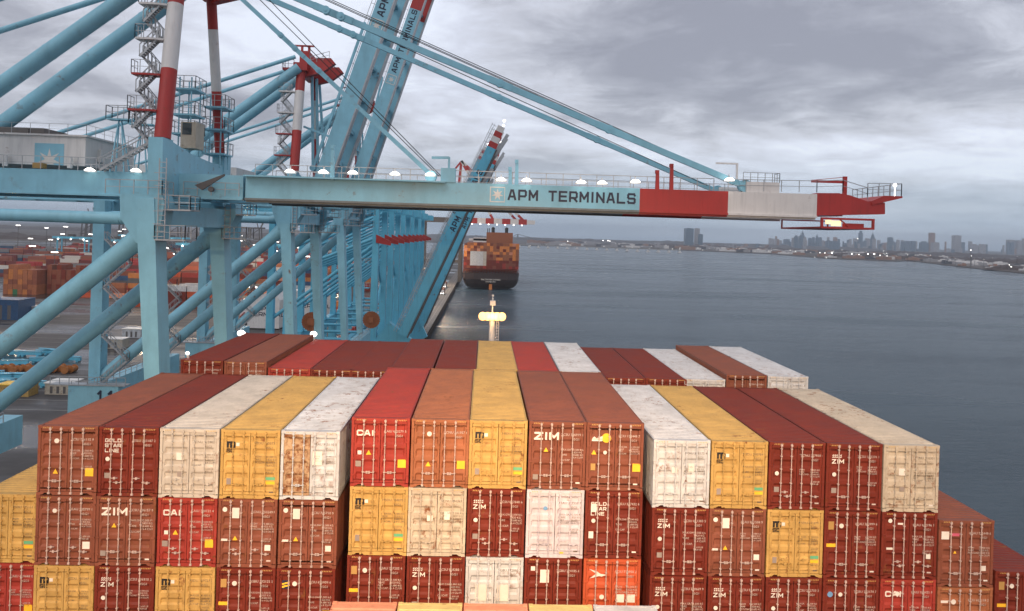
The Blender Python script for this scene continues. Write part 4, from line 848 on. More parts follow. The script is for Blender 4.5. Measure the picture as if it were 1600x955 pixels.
for xe, yy in ((xg0+(xg1-xg0)*.36, Yg), (xg0+(xg1-xg0)*.82, Yg), (xg0+(xg1-xg0)*.72, Yg+9)):
    n = 12
    for j in range(n):
        a = Vector((-22, yy, az)).lerp(Vector((xe, yy, gz+1.5)), j/n); c = Vector((-22, yy, az)).lerp(Vector((xe, yy, gz+1.5)), (j+1)/n); b = MB(); b.bar(a, c, 1.2, 2.0); part('boom_stay', b, M['cred' if j % 2 else 'cwhite'], t)
b = MB(); b.bar((-26, Yg, gz), (-22, Yg+4, az), 2, 2); b.bar((-26, Yg+9, gz), (-22, Yg+5, az), 2, 2); b.bar((-60, Yg+4, gz), (-22, Yg+4, az), 1.4, 1.4); part('mast_section', b, M['cred'], t)
b = MB()
for j in range(7): b.box(xg0+j*7+2, xg0+j*7+3.0, Yg-1.6, Yg-.8, gz-3.2, gz-2.5)
part('lamp', b, M['glowc'], t)
# ------------------------------------------------------------------ far ship at the quay
fy0 = 604; hx0, hx1 = P(720, 452, Y=fy0).x+.8, P(811, 450, Y=fy0).x; hc = (hx0+hx1)/2; hw = (hx1-hx0)/2
t = thing('container_ship', 'distant container ship seen from astern beside the quay, dark hull and orange funnel', 'ship', (hc, fy0, 0))
zt_ = P(766, 427, Y=fy0).z; b = MB(); vs = []; n = 14
lv = [(-.5, .55, 14), (1.5, .84, 9), (4, .93, 5), (8, .985, 1.5), (zt_, 1, 0), ]
ring = []
for z, f_, dy in lv:
    r = [(hc-hw*f_, fy0+260, z), (hc-hw*f_, fy0+dy+7, z), (hc-hw*f_*.93, fy0+dy+1.6, z), (hc-hw*f_*.6, fy0+dy, z), (hc+hw*f_*.6, fy0+dy, z), (hc+hw*f_*.93, fy0+dy+1.6, z), (hc+hw*f_, fy0+dy+7, z), (hc+hw*f_, fy0+260, z)]; ring.append(r)
for r in ring: vs += r
fs = []
for i in range(len(lv)-1):
    for j in range(7): a = i*8+j; fs.append((a, a+1, a+9, a+8))
fs.append(tuple(range(32, 40))); b.add(vs, fs); part('hull', b, M['hull'], t)
b = MB(); b.box(hc-1.2, hc+1.2, fy0+4, fy0+14, -1, 4.2); part('rudder', b, M['mtan'], t)
b = MB(); b.box(hc-hw*.98, hc+hw*.98, fy0+.3, fy0+5.5, zt_+2.6, zt_+2.9)
for k in range(20): b.box(hc-hw*.97+k*hw*.102, hc-hw*.97+k*hw*.102+.35, fy0+.5, fy0+.9, zt_, zt_+2.6)
part('mooring_deck', b, M['dark'], t)
tm = text_mesh('BALTIMORE EXPRESS\nHAMBURG', 1.65, 'CENTER', .05, 1.0, 1.0).copy()
link('lettering', tm, M['mwhite'], t, (0, -.06, zt_-5.6))
fxa, fxb = P(760, 375, Y=fy0+30).x, P(801, 375, Y=fy0+30).x; fz0, fz1 = P(780, 398, Y=fy0+30).z, P(780, 363.5, Y=fy0+30).z
b = MB(); b.box(fxa, fxb, fy0+27, fy0+40, zt_, fz1); part('funnel', b, M['tan'], t)
M['forange'] = paint('funnel_orange', (.62, .22, .06), .05); t.children[-1].active_material = M['forange']
b = MB()
for px in (770.5, 791.5):
    x = P(px, 362, Y=fy0+32).x; b.tube((x, fy0+32, fz1), (x, fy0+32, fz1+3.0), 1.4, n=10); b.ball((x, fy0+32, fz1+3.0), 1.5)
for px in (762, 764.5): x = P(px, 362, Y=fy0+32).x; b.tube((x, fy0+32, fz1), (x, fy0+32, fz1+3.2), .35, n=6)
part('exhaust', b, M['black'], t)
b = MB(); b.box(hc-hw*.75, hc-2, fy0+150, fy0+162, zt_+10, P(735, 371, Y=fy0+150).z); b.box(hc-hw*.95, hc+hw*.9, fy0+150, fy0+156, P(735, 371, Y=fy0+150).z-3, P(735, 372.5, Y=fy0+150).z); part('bridge_house', b, M['cwhite'], t)
# simple container for distant stacks: posts, castings and recessed panels, long axis along X or Y
def farbox(w_, l_, h_):
    b = MB(); e_ = .12
    b.box(-w_/2+.05, w_/2-.05, .06, l_-.06, .1, h_-.06)
    for x in (-w_/2, w_/2-e_):
        for y in (0, l_-e_): b.box(x, x+e_, y, y+e_, 0, h_)
        b.box(x, x+e_, e_, l_-e_, 0, .14); b.box(x, x+e_, e_, l_-e_, h_-.12, h_)
    for y in (0, l_-e_):
        b.box(-w_/2+e_, w_/2-e_, y, y+e_, 0, .15); b.box(-w_/2+e_, w_/2-e_, y, y+e_, h_-.13, h_)
    for k in range(1, 12): b.box(-w_/2, -w_/2+.05, l_*k/12-.15, l_*k/12+.15, .14, h_-.12); b.box(w_/2-.05, w_/2, l_*k/12-.15, l_*k/12+.15, .14, h_-.12)
    for x in (-w_/4, w_/4, 0): b.box(x-.03, x+.03, 0, .06, .15, h_-.13)
    return b
me_far = farbox(CW, CL, 2.7).mesh('stacked_container')
fb = MB(); fb.v = [(v[1]-CL/2, v[0], v[2]) for v in farbox(CW, CL, 2.7).v]; fb.f = [tuple(reversed(f_)) for f_ in farbox(CW, CL, 2.7).f]; me_farx = fb.mesh('stacked_container')
CO = ('first', 'second', 'third', 'fourth', 'fifth', 'sixth', 'seventh', 'eighth', 'ninth', 'tenth', 'eleventh', 'twelfth', 'thirteenth', 'fourteenth', 'fifteenth', 'sixteenth', 'seventeenth')
rr = random.Random(11); cols = (hw*2-1)/17
pal = ['tan']*5+['forange']*4+['brown']*4+['dark']*2+['salmon']
base = zt_+3.2; top = P(766, 380, Y=fy0+6).z; nt_ = 9; hh = (top-base)/nt_
for i in range(17):
    for j in range(nt_+ (1 if 3 < i < 14 and rr.random() < .0 else 0)):
        if j == nt_-1 and i < 5 and rr.random() < .15: continue
        if 2 <= i <= 5+1 and i < 7 and 1 <= j <= 5: c = 'white'; 
        else: c = rr.choice(pal if j > 2 else ['dark', 'dark', 'brown', 'dark', 'red'])
        if i == 6 and c == 'white': c = 'grey'
        o = link('stacked_container', me_far, M[c], None, (hx0+.5+cols*(i+.5), fy0+6.5, base+hh*j)); o.scale = (cols/CW*.97, 1, hh/2.72)
        cn = dict(tan='orange-brown', forange='orange', brown='brown', dark='dark red', salmon='pale salmon', red='red', dgrey='dark grey', white='white', grey='beige')[c]
        tag(o, '%s container, %s column from left, %s tier up on the distant ship stern' % (cn, CO[i], CO[j]), 'shipping container', 'containers on the distant ship')
b = MB(); b.box(hx0+.6, hx1-.6, fy0+20, fy0+250, zt_, base+hh*nt_-1)
o = part('cargo_hold', b, M['brown'], t)
# ------------------------------------------------------------------ container yard
rr = random.Random(21); NY = 0; stuff = MB()
M['ydull'] = paint('dull_orange_paint', (.42, .16, .05), .2)
ypal = ['tan', 'brown', 'brown', 'dark', 'dark', 'dark', 'red', 'ydull', 'ydull', 'white', 'dgrey', 'blue', 'orange', 'brown', 'dark', 'cream', 'salmon']
yn = dict(ydull='dull orange', tan='orange-brown', brown='brown', dark='dark red', red='red', forange='orange', white='white', dgrey='dark grey', blue='blue', orange='bright orange', cream='cream', salmon='salmon', green='green', pink='magenta')
KS = {}
def ystack(x, y, n, ori='x', pal_=None, where='container yard'):
    global NY
    KS[where] = KS.get(where, -1)+1
    for j in range(n):
        c = rr.choice(pal_ or ypal)
        o = link('stacked_container', me_farx if ori == 'x' else me_far, M[c], None, (x+rr.uniform(-.1, .1), y, QZ+.01+2.72*j)); NY += 1
        tag(o, '%s container, %s from the ground in the %s stack from left, %s' % (yn[c], CO[j], CO[KS[where]], where), 'shipping container', 'containers stacked in the terminal yard')
# nearest visible rows
for i in range(7): ystack(-262+i*2.6, 432, rr.choice((5, 6, 6)), 'y', ['tan', 'ydull', 'tan', 'green' if i == 2 else 'tan', 'brown'], 'tall left block')
for i in range(9): ystack(-243+i*2.6, 440, rr.choice((5, 5, 6)), 'y', ['brown', 'dark', 'brown'], 'dark red block')
for i, (x, n) in enumerate(((-214, 2), (-201, 3), (-188, 5), (-175, 4), (-162, 3))): ystack(x, 425+i*2, n, 'x', None, 'front yard row')
for i in range(7): ystack(-205+i*13, 447, rr.choice((4, 5, 5)), 'x', None, 'second yard row')
for i in range(8): ystack(-165+i*12.9, 385-i*.0, rr.choice((2, 3, 4)), 'x', ['brown', 'orange', 'white', 'dark', 'forange'], 'centre yard row')
for i in range(6): ystack(-160+i*12.9, 402, rr.choice((3, 4)), 'x', None, 'middle yard row')
for i in range(7): ystack(-158+i*12.9, 520, rr.choice((3, 4, 5)), 'x', None, 'distant yard row')
# the farther field of stacks as one mass per colour-bearing mesh
def yfn(t, b, o):
    g = t.nodes.new('ShaderNodeNewGeometry').outputs['Position']; d_ = t.nodes.new('ShaderNodeVectorMath'); d_.operation = 'DIVIDE'; t.links.new(g, d_.inputs[0]); d_.inputs[1].default_value = (12.8, 9.0, 2.72)
    a_ = t.nodes.new('ShaderNodeVectorMath'); a_.operation = 'SUBTRACT'; t.links.new(d_.outputs[0], a_.inputs[0]); a_.inputs[1].default_value = (0, 0, QZ/2.72)
    f_ = t.nodes.new('ShaderNodeVectorMath'); f_.operation = 'FLOOR'; t.links.new(a_.outputs[0], f_.inputs[0])
    w_ = t.nodes.new('ShaderNodeTexWhiteNoise'); w_.noise_dimensions = '3D'; t.links.new(f_.outputs[0], w_.inputs['Vector'])
    r_ = t.nodes.new('ShaderNodeValToRGB'); r_.color_ramp.interpolation = 'CONSTANT'; t.links.new(w_.outputs['Value'], r_.inputs[0]); e = r_.color_ramp.elements
    cs = [(.16, .022, .018), (.27, .08, .045), (.42, .10, .04), (.16, .022, .018), (.36, .125, .045), (.6, .56, .5), (.27, .08, .045), (.03, .07, .13), (.4, .03, .03), (.2, .19, .19)]
    e[0].color = (*cs[0], 1); e[1].position = .1; e[1].color = (*cs[1], 1)
    for i in range(2, 10): q = e.new(i*.1); q.color = (*cs[i], 1)
    t.links.new(r_.outputs[0], b.inputs['Base Color']); setb(b, Roughness=.6)
ymat = mat('distant_container_colours', yfn)
for r_ in range(22):
    y = 560+r_*27
    for i in range(34):
        x = math.floor((-520+i*12.8-r_*0)/12.8)*12.8
        if x > -62 or rr.random() < .18: continue
        for q in range(2):
            n = rr.choice((1, 2, 3, 4, 4, 5)); stuff.box(x+.2, x+12.4, y+q*9-.02, y+q*9+2.4, QZ+.01, QZ+2.72*n-.05)
# more stacks, left near
o = struct('far_container_stacks', stuff, ymat); o['kind'] = 'stuff'
# ground objects between the crane legs
def shed(px, py, w_, d_, h_, mm, name, label, cat, roof='mwhite'):
    p = P(px, py, Z=-41); t = thing(name, label, cat, (p.x, p.y, QZ)); b = MB(); b.box(p.x-w_/2, p.x+w_/2, p.y, p.y+d_, QZ+.02, QZ+h_); part('wall', b, M[mm], t)
    b = MB(); b.box(p.x-w_/2-.2, p.x+w_/2+.2, p.y-.2, p.y+d_+.2, QZ+h_, QZ+h_+.25); part('roof', b, M[roof], t)
    b = MB()
    for k in range(3): b.box(p.x-w_/2+w_*(.2+.25*k), p.x-w_/2+w_*(.3+.25*k), p.y-.04, p.y-.001, QZ+.3, QZ+h_*.75)
    part('door', b, M['steel'], t); return t
shed(170, 545, 8.5, 5, 3.0, 'cream', 'site_cabin', 'cream site cabin standing on asphalt left of the second crane leg', 'cabin')
shed(205, 528, 6.5, 5, 3.0, 'white', 'site_cabin', 'white site cabin just beyond the cream one on the asphalt', 'cabin')
shed(90, 617, 6.0, 5.5, 2.6, 'cream', 'site_cabin', 'small cream cabin nearest the low left corner of the yard', 'cabin')
shed(20, 620, 7, 4, 2.6, 'yellow', 'storage_box', 'yellow storage box at the left frame edge behind the long brace', 'storage box', 'myel')
shed(0, 500, 14, 12, 8.0, 'blue', 'blue_stack_shed', 'dark blue flat-roofed shed at the left frame edge', 'shed', 'blue')
shed(60, 497, 12, 5, 4.6, 'grey', 'store_building', 'grey store building beside the dark blue shed', 'shed')
for (px, py, wd, l2, g_) in ((405, 515, 15.5, 1, 'white building with two lines of dark lettering, seen between crane legs'), (480, 502, 15, 1, 'white lettered building half hidden by the third crane leg')):
    p = P(px, py, Z=-41); zt2 = P(px, py-50, Y=p.y).z; t = thing('machinery_building', g_, 'building', (p.x, p.y, QZ))
    b = MB(); b.prism([(p.x-wd/2, QZ+.5), (p.x+wd/2, QZ+.5), (p.x+wd/2, zt2-1), (p.x+wd/2-3, zt2+3), (p.x-wd*.2, zt2-.6), (p.x-wd/2, zt2-1)], p.y, p.y+14); part('wall', b, M['cwhite'], t)
    placetext('  APM\nTERMINALS', 2.3, (p.x-wd*.28, p.y-.05, (QZ+zt2)/2+1.2), (1, 0, 0), (0, 0, 1), M['mdark'], t, bold=0.0304, wid=.9)
    b = MB(); b.box(p.x-wd*.38, p.x-wd*.31, p.y-.04, p.y-.01, QZ+1.5, QZ+3.2); part('window', b, M['black'], t)
    b = MB(); b.bar((p.x-wd/2, p.y-.3, zt2-4), (p.x-wd*.36, p.y-.3, zt2-1), .5, .3); b.bar((p.x-wd/2, p.y-.3, zt2-8), (p.x-wd*.38, p.y-.3, zt2-6), .5, .3); part('door_stripe', b, M['cred'], t)
# blue steelwork and orange drums laid out on the asphalt
rr = random.Random(5)
for k in range(26):
    px, py = rr.uniform(-10, 115), rr.uniform(552, 572); 
    if k > 15: px, py = rr.uniform(-10, 60), rr.uniform(588, 606)
    p = P(px, py, Z=-41); b = MB(); L_ = rr.uniform(4, 8); a_ = rr.uniform(-.25, .25); dx, dy = L_*math.cos(a_)/2, L_*math.sin(a_)/2
    b.bar((p.x-dx, p.y-dy, QZ+.9), (p.x+dx, p.y+dy, QZ+.9), .7, .9); b.bar((p.x-dx, p.y-dy, QZ+1.6), (p.x+dx, p.y+dy, QZ+1.6), .9, .12); b.box(p.x-dx*.8, p.x-dx*.6, p.y-.8, p.y+.8, QZ, QZ+.45); b.box(p.x+dx*.6, p.x+dx*.8, p.y-.8, p.y+.8, QZ, QZ+.45)
    single('steel_beam', b, M['cyan2'], 'light blue steel beam lying among others on the wet asphalt', 'steel beam', (p.x, p.y, QZ), 'blue steel beams laid out in the yard')
for k in range(14):
    px, py = rr.choice(((0, 582), (18, 583), (32, 584), (45, 585), (58, 585), (70, 583), (86, 582), (10, 570), (112, 562), (25, 582), (52, 583), (64, 586), (95, 580), (38, 582)))if 0 else ((k*9-4), 583-(k % 3)*1.5)
    p = P(px, py, Z=-41); b = MB(); b.tube((p.x, p.y-1.1, QZ+.8), (p.x, p.y+1.1, QZ+.8), .8, n=12); b.tube((p.x, p.y-1.2, QZ+.95), (p.x, p.y-1.1, QZ+.95), 1.0, n=12); b.tube((p.x, p.y+1.1, QZ+.95), (p.x, p.y+1.2, QZ+.95), 1.0, n=12)
    single('cable_drum', b, M['ydull'], 'orange drum, %s from the left in the row beside the blue beams' % CO[k], 'drum', (p.x, p.y, QZ), 'orange drums in a row in the yard')
# straddle carriers and light masts
def straddle(x, y, s=1.0, mm='steel'):
    t = thing('straddle_carrier', 'dark portal-framed straddle carrier standing in the yard', 'straddle carrier', (x, y, QZ), 'straddle carriers in the yard')
    b = MB()
    for sx in (-2.2, 2.2):
        for sy in (0, 3, 6, 9): b.bar((x+sx, y+sy, QZ+1), (x+sx, y+sy, QZ+12.5), .5, .5)
        b.bar((x+sx, y-.3, QZ+1.4), (x+sx, y+9.3, QZ+1.4), .8, .8); b.bar((x+sx, y, QZ+12.6), (x+sx, y+9, QZ+12.6), .7, .7)
    for sy in (0, 4.5, 9): b.bar((x-2.2, y+sy, QZ+12.8), (x+2.2, y+sy, QZ+12.8), .7, .7)
    part('frame', b, M[mm], t); b = MB()
    for sx in (-2.2, 2.2):
        for sy in (0, 3, 6, 9): b.tube((x+sx-.25, y+sy, QZ+.6), (x+sx+.25, y+sy, QZ+.6), .6, n=10)
    part('wheel', b, M['black'], t); b = MB(); b.box(x-2.9, x-1.6, y-1.6, y, QZ+10, QZ+12.4); part('cab', b, M['mtan'], t)
    for sx in (-1.7, 1.7):
        b = MB(); b.ball((x+sx, y-.6, QZ+12.2), .42); part('lamp', b, M['glowc'], t)
    return t
s0 = straddle(-150, 470)
for x, y in ((-72, 440), (-60, 520), (-110, 372), (-35, 420), (-33, 470), (-36, 540), (-31.5, 585), (-45, 610), (-200, 480), (-128, 560)): dup(s0, (x, y, QZ))
def lmast(x, y, h_):
    t = thing('light_mast', 'tall yard light mast with lit floodlights', 'light mast', (x, y, QZ), 'lit light masts over the yard')
    b = MB(); b.tube((x, y, QZ), (x, y, QZ+h_), .45, .2, 8); b.box(x-2.4, x+2.4, y-.15, y+.15, QZ+h_-.2, QZ+h_+.1); b.box(x-1.6, x+1.6, y-.15, y+.15, QZ+h_-2.2, QZ+h_-1.9); part('pole', b, M['steel'], t)
    for sx in (-2, -.7, .7, 2): b = MB(); b.box(x+sx-.5, x+sx+.5, y-.6, y-.2, QZ+h_+.1, QZ+h_+.8); part('lamp', b, M['glowc'], t)
    return t
m0 = lmast(-480, 900, 34); rr = random.Random(8)
for k in range(52):
    y = rr.uniform(560, 1350); x = rr.uniform(-.62, -.08)*y; dup(m0, (x, y, QZ-rr.uniform(0, 4)-rr.choice((0, 6, 14))))
def rtg(x, y, m_='cyan2'):
    t = thing('yard_gantry', 'distant yard gantry on tall legs over the container stacks', 'gantry', (x, y, QZ), 'yard gantries behind the stacks')
    b = MB()
    for sx in (-13, 13):
        for sy in (0, 8): b.bar((x+sx, y+sy, QZ), (x+sx, y+sy, QZ+24), 1, 1)
        b.bar((x+sx, y, QZ+12), (x+sx, y+8, QZ+12), .7, .7)
    part('leg', b, M[m_], t); b = MB(); b.box(x-18, x+18, y, y+1.2, QZ+24, QZ+26); b.box(x-18, x+18, y+7, y+8.2, QZ+24, QZ+26); part('girder', b, M[m_], t)
    b = MB(); b.box(x-4, x+1, y+1, y+7, QZ+26, QZ+28.5); part('trolley', b, M['steel'], t)
    for k in range(3): b = MB(); b.ball((x-12+k*12, y-.7, QZ+23.6), .7); part('lamp', b, M['glowc'], t)
    return t
g0 = rtg(-330, 700)
for x, y in ((-400, 760), (-280, 820), (-360, 900), (-235, 640), (-180, 700), (-150, 830), (-450, 1000), (-210, 960), (-110, 900), (-90, 760)): dup(g0, (x, y, QZ))
# distant shore cranes beyond the yard
def scr(x, y, m_='steel'):
    t = thing('shore_crane', 'far shore crane silhouetted beyond the yard lights', 'crane', (x, y, QZ), 'far shore cranes beyond the yard')
    b = MB()
    for sx in (-12, 12): b.bar((x+sx, y, QZ), (x+sx*.8, y, QZ+38), 2, 2); b.bar((x+sx, y+14, QZ), (x+sx*.8, y+14, QZ+38), 2, 2)
    b.bar((x-12, y, QZ+20), (x+10, y, QZ+37), 1.2, 1.2); b.box(x-13, x+13, y-1, y+1, QZ+17, QZ+19); part('leg', b, M[m_], t)
    b = MB(); b.box(x-40, x+20, y, y+3, QZ+37, QZ+40); part('girder', b, M[m_], t); b = MB(); b.bar((x+12, y, QZ+38), (x+30, y, QZ+82), 2.2, 2.2); b.bar((x+8, y, QZ+38), (x, y, QZ+66), 1.4, 1.4); part('boom', b, M[m_], t); return t
c0_ = scr(-620, 1350)
for x, y in ((-560, 1400), (-690, 1380), (-500, 1330), (-430, 1450), (-760, 1500)): dup(c0_, (x, y, QZ))
# quay traffic near the far ship
rr = random.Random(4)
def truck(x, y):
    t = thing('terminal_truck', 'terminal truck with lit headlamps on the quay under the cranes', 'truck', (x, y, QZ), 'terminal trucks on the quay')
    b = MB(); b.box(x-1.2, x+1.2, y+3, y+15, QZ+1.0, QZ+1.4); b.box(x-1.2, x+1.2, y+3, y+15, QZ+1.4, QZ+4.0); part('trailer', b, M['brown'], t)
    b = MB(); b.box(x-1.2, x+1.2, y, y+2.4, QZ+.7, QZ+3.2); part('cab', b, M['cwhite'], t); b = MB()
    for sy in (.8, 4, 12, 13.4):
        for sx in (-1.1, 1.1): b.tube((x+sx-.15, y+sy, QZ+.5), (x+sx+.15, y+sy, QZ+.5), .5, n=10)
    part('wheel', b, M['black'], t)
    for sx in (-.8, .8): b = MB(); b.ball((x+sx, y-.05, QZ+1.1), .3); part('headlight', b, M['glowc'], t)
    return t
t0 = truck(-33, 360)
for x, y in ((-38, 395), (-34, 430), (-30, 470), (-27, 505), (-40, 500), (-36, 560), (-29, 570)): dup(t0, (x, y, QZ))
for k, (x, y, z, e_) in enumerate(((-40, 520, 26, 30000), (-34, 420, 22, 14000), (-30, 600, 20, 20000), (-170, 400, 34, 30000), (-240, 400, 34, 22000), (-110, 360, 30, 30000), (-200, 560, 40, 70000), (-120, 640, 40, 70000))):
    l = bpy.data.lights.new('yard_floodlight', 'POINT'); l.energy = e_; l.color = (1, .74, .48); l.shadow_soft_size = 1.0
    o = bpy.data.objects.new('yard_floodlight', l); COL.objects.link(o); o.location = (x, y, QZ+z)
# ------------------------------------------------------------------ far shore
sh_px = [(815, 384), (900, 386), (1000, 389), (1100, 393), (1200, 397), (1300, 405), (1400, 409), (1420, 408), (1470, 414), (1540, 422), (1600, 428), (1680, 434)]
def shp(x, y): 
    p = P(x, y, Z=-44); return (p.x, p.y)
sp_ = [shp(*q) for q in sh_px]; sp_ = [(-1500, 3300), (-300, 3250)]+sp_+[(1500, 900), (9000, 600)]
b = MB(); n = len(sp_); vs = []
for x, y in sp_: vs += [(x, y, -1), (x, y, 1.6), (x*1.02+6, y*1.02+6, 3.0)]
back = [(9000, 14000), (-9000, 14000), (-9000, 3300)]
for i in range(n-1):
    pass
fs = []
for i in range(n-1): fs += [(3*i, 3*i+3, 3*i+4, 3*i+1), (3*i+1, 3*i+4, 3*i+5, 3*i+2)]
b.add(vs, fs); k = len(b.v); b.v += [(x, y, 3.0) for x, y in back]; b.f.append(tuple([3*i+2 for i in range(n)]+[k, k+1, k+2])); struct('far_shore', b, M['land'])
b = MB(); b.box(-9000, -300, 1500, 3300, -2, 3.0); struct('far_land', b, M['land'])
# low wooded rises: noisy ridge meshes
def ridge(name, p0, p1, h_, wd, seed, mm='wood', n=260, tz=3):
    q = random.Random(seed); b = MB(); p0 = Vector(p0); p1 = Vector(p1); d = (p1-p0); sd = Vector((-d.y, d.x)).normalized(); hs = []
    v = 0
    for i in range(n+1): v = .8*v+q.uniform(-.25, .25); e_ = min(1, i/12, (n-i)/12); hs.append(max(.1, h_*(.75+v*.5)*e_)+q.uniform(0, h_*.12)*e_)
    rows = ((-.5, 0), (-.38, .6), (-.2, .85), (0, 1), (.25, .8), (.5, 0)); vs = []
    for i in range(n+1):
        c = p0+d*(i/n)
        for s_, f_ in rows: pp = c+sd*(s_*wd); vs.append((pp.x, pp.y, tz+hs[i]*f_*q.uniform(.85, 1.1) if f_ else tz-1))
    m = len(rows); b.add(vs, [(i*m+j, (i+1)*m+j, (i+1)*m+j+1, i*m+j+1) for i in range(n) for j in range(m-1)]); o = struct(name, b, M[mm]); return o
ridge('hill', (-2500, 6200), (3400, 6400), 26, 700, 1); ridge('hill', (700, 3900), (3400, 3500), 18, 240, 2)
ridge('woodland', (1120, 2550), (2300, 1750), 15, 110, 3)['kind'] = 'stuff'; ridge('woodland', (1030, 1560), (1500, 1150), 10, 60, 4)['kind'] = 'stuff'
ridge('woodland', (-4500, 3500), (-400, 3500), 16, 300, 5)['kind'] = 'stuff'; ridge('woodland', (-1900, 1700), (-250, 1640), 12, 100, 6)['kind'] = 'stuff'
# shore buildings
rr = random.Random(31)
def building(x, y, w_, d_, h_, mm, name='shore_building', lab=None, cat='building', grp=None, z=3.0, top=0):
    b = MB(); b.box(x-w_/2, x+w_/2, y, y+d_, z, z+h_)
    for k in range(int(min(6, h_/3.4))): b.box(x-w_/2-.15, x+w_/2+.15, y-.15, y+.1, z+h_*(k+.55)/max(1, int(min(6, h_/3.4))), z+h_*(k+.62)/max(1, int(min(6, h_/3.4))))
    if top == 1: b.box(x-w_*.3, x+w_*.3, y+d_*.2, y+d_*.8, z+h_, z+h_*1.12)
    elif top == 2:
        b.box(x-w_*.32, x+w_*.32, y+d_*.2, y+d_*.8, z+h_, z+h_*1.18); b.box(x-w_*.16, x+w_*.16, y+d_*.35, y+d_*.65, z+h_*1.18, z+h_*1.3); b.tube((x, y+d_/2, z+h_*1.3), (x, y+d_/2, z+h_*1.55), w_*.05, .3, 6)
    else: b.box(x-w_*.2, x+w_*.1, y+d_*.3, y+d_*.6, z+h_, z+h_+2.5)
    return single(name, b, M[mm], lab, cat, (x, y, z), grp)
M['fglass'] = plain('blue_grey_tower', (.10, .15, .20), .35); M['fstone'] = plain('pale_tower', (.34, .32, .32), .7); M['fwarm'] = plain('brick_tower', (.32, .18, .12), .8)
for i in range(230):
    px = rr.uniform(830, 1680); f_ = (px-815)/785
    k = 0
    while k < len(sh_px)-2 and sh_px[k+1][0] < px: k += 1
    (xa, ya), (xb, yb) = sh_px[k], sh_px[min(k+1, len(sh_px)-1)]; py = ya+(yb-ya)*(px-xa)/(xb-xa); q = P(px, py, Z=-44)*rr.choice((1.03, 1.06, 1.1, 1.16, 1.25, 1.35, 1.5)); q.z = 0
    mm = rr.choice(('fstone', 'cwhite', 'fwarm', 'fstone', 'dgrey', 'cwhite')); s = q.y/2500
    building(q.x, q.y, rr.uniform(12, 55)*max(.5, s), 18, rr.uniform(4, 10)*max(.6, s), mm, 'shore_building', 'low building on the far shore across the water', 'building', 'low buildings along the far shore')
# twin glass towers and the two skyline clusters
def tower(px0, px1, pyt, Y, mm, lab, grp=None, top=0, z=3):
    a = P(px0, 380, Y=Y); c = P(px1, 380, Y=Y); zt2 = P((px0+px1)/2, pyt, Y=Y).z; return building((a.x+c.x)/2, Y, c.x-a.x, (c.x-a.x)*.9, zt2-z, mm, 'skyline_tower', lab, 'tower', grp, z, top)
tower(1071, 1083.5, 357, 4800, 'fglass', 'wide dark glass tower, left of the pair standing alone on the far shore'); tower(1086, 1093, 357, 4900, 'fstone', 'slim pale tower, middle of the three on the far shore'); tower(1092, 1098, 366, 4700, 'fglass', 'short dark tower at the right of the far shore trio')
specs = [(1227, 1234, 373, 0), (1238, 1242, 371, 0), (1242, 1247, 367, 1), (1249, 1253, 366, 2), (1252, 1257, 362, 2), (1256, 1260, 369, 1), (1264, 1268, 371, 0), (1275, 1279, 366, 2), (1280, 1284, 370, 0), (1293, 1297, 372, 2), (1300, 1312, 376, 0),
 (1343, 1348, 361, 1), (1362, 1367, 365, 2), (1389, 1395, 370, 0), (1402, 1406, 374, 0), (1409, 1413, 377, 0), (1415, 1421, 376, 0), (1424, 1431, 376, 0), (1441, 1451, 376, 1), (1454, 1461, 363, 0), (1459, 1468, 378, 0), (1492, 1502, 367, 0), (1520, 1529, 380, 1), (1535, 1541, 381, 0), (1577, 1586, 374, 0), (1590, 1600, 375, 0), (1604, 1616, 372, 0)]
ONE = list(CO)+['eighteenth', 'nineteenth', 'twentieth']+['twenty-'+q for q in CO[:9]]
TG = 'towers of the distant city skyline'
for k, (a_, c_, t_, tp) in enumerate(specs): tower(a_, c_, t_+ (6 if tp == 2 else 3 if tp == 1 else 1), 6300+rr.uniform(-500, 500), 'fwarm' if a_ == 1454 else rr.choice(('fglass', 'fglass', 'fstone')), '%s tower, %s from the left among the large ones of the distant skyline' % (('flat-topped', 'stepped', 'spired')[tp], ONE[k]), TG, tp)
for k in range(190):
    px = rr.choice((rr.uniform(1205, 1440), rr.uniform(1205, 1640), rr.gauss(1290, 50))); pw = rr.uniform(1.6, 4.8); tower(px, px+pw, 391-rr.uniform(3, 21)+(px-1300)*.018, 6600+rr.uniform(-500, 900), rr.choice(('fglass', 'fstone', 'fglass', 'fwarm', 'fstone')), 'hazy tower of the distant city skyline', TG, 0)
for k in range(30):
    px = rr.uniform(1000, 1210); tower(px, px+rr.uniform(2, 6), 387-rr.uniform(1, 6), 5200, rr.choice(('fstone', 'fwarm', 'fglass')), 'small block on the distant shore left of the skyline', 'small blocks on the distant shore', 0)
# bridges
t = thing('causeway_bridge', 'long low road bridge on pale piers across the river mouth', 'bridge', (400, 2900, 0)); b = MB(); a = P(812, 381, Z=-36); c = P(1062, 388.5, Z=-36); a *= 2700/a.y; a.z = 9; c *= 2500/c.y; c.z = 9
b.bar(a, c, 10, 2.0); part('deck', b, M['concrete'], t)
for k in range(17): p = a.lerp(c, k/16); b = MB(); b.box(p.x-3, p.x+3, p.y-4, p.y+4, 0, 8); b.box(p.x-6, p.x+6, p.y-7, p.y+7, 0, 2.2); part('pier', b, M['cwhite'], t)
t = thing('suspension_bridge', 'faint suspension bridge with sagging cables far beyond the ship', 'bridge', (200, 6000, 0)); b1 = MB()
ta = P(809, 366, Y=6000); 
for px in (809, 700): p = P(px, 366, Y=6000); b1.box(p.x-5, p.x+5, 5990, 5998, 0, p.z); b1.box(p.x-5, p.x+5, 6012, 6020, 0, p.z)
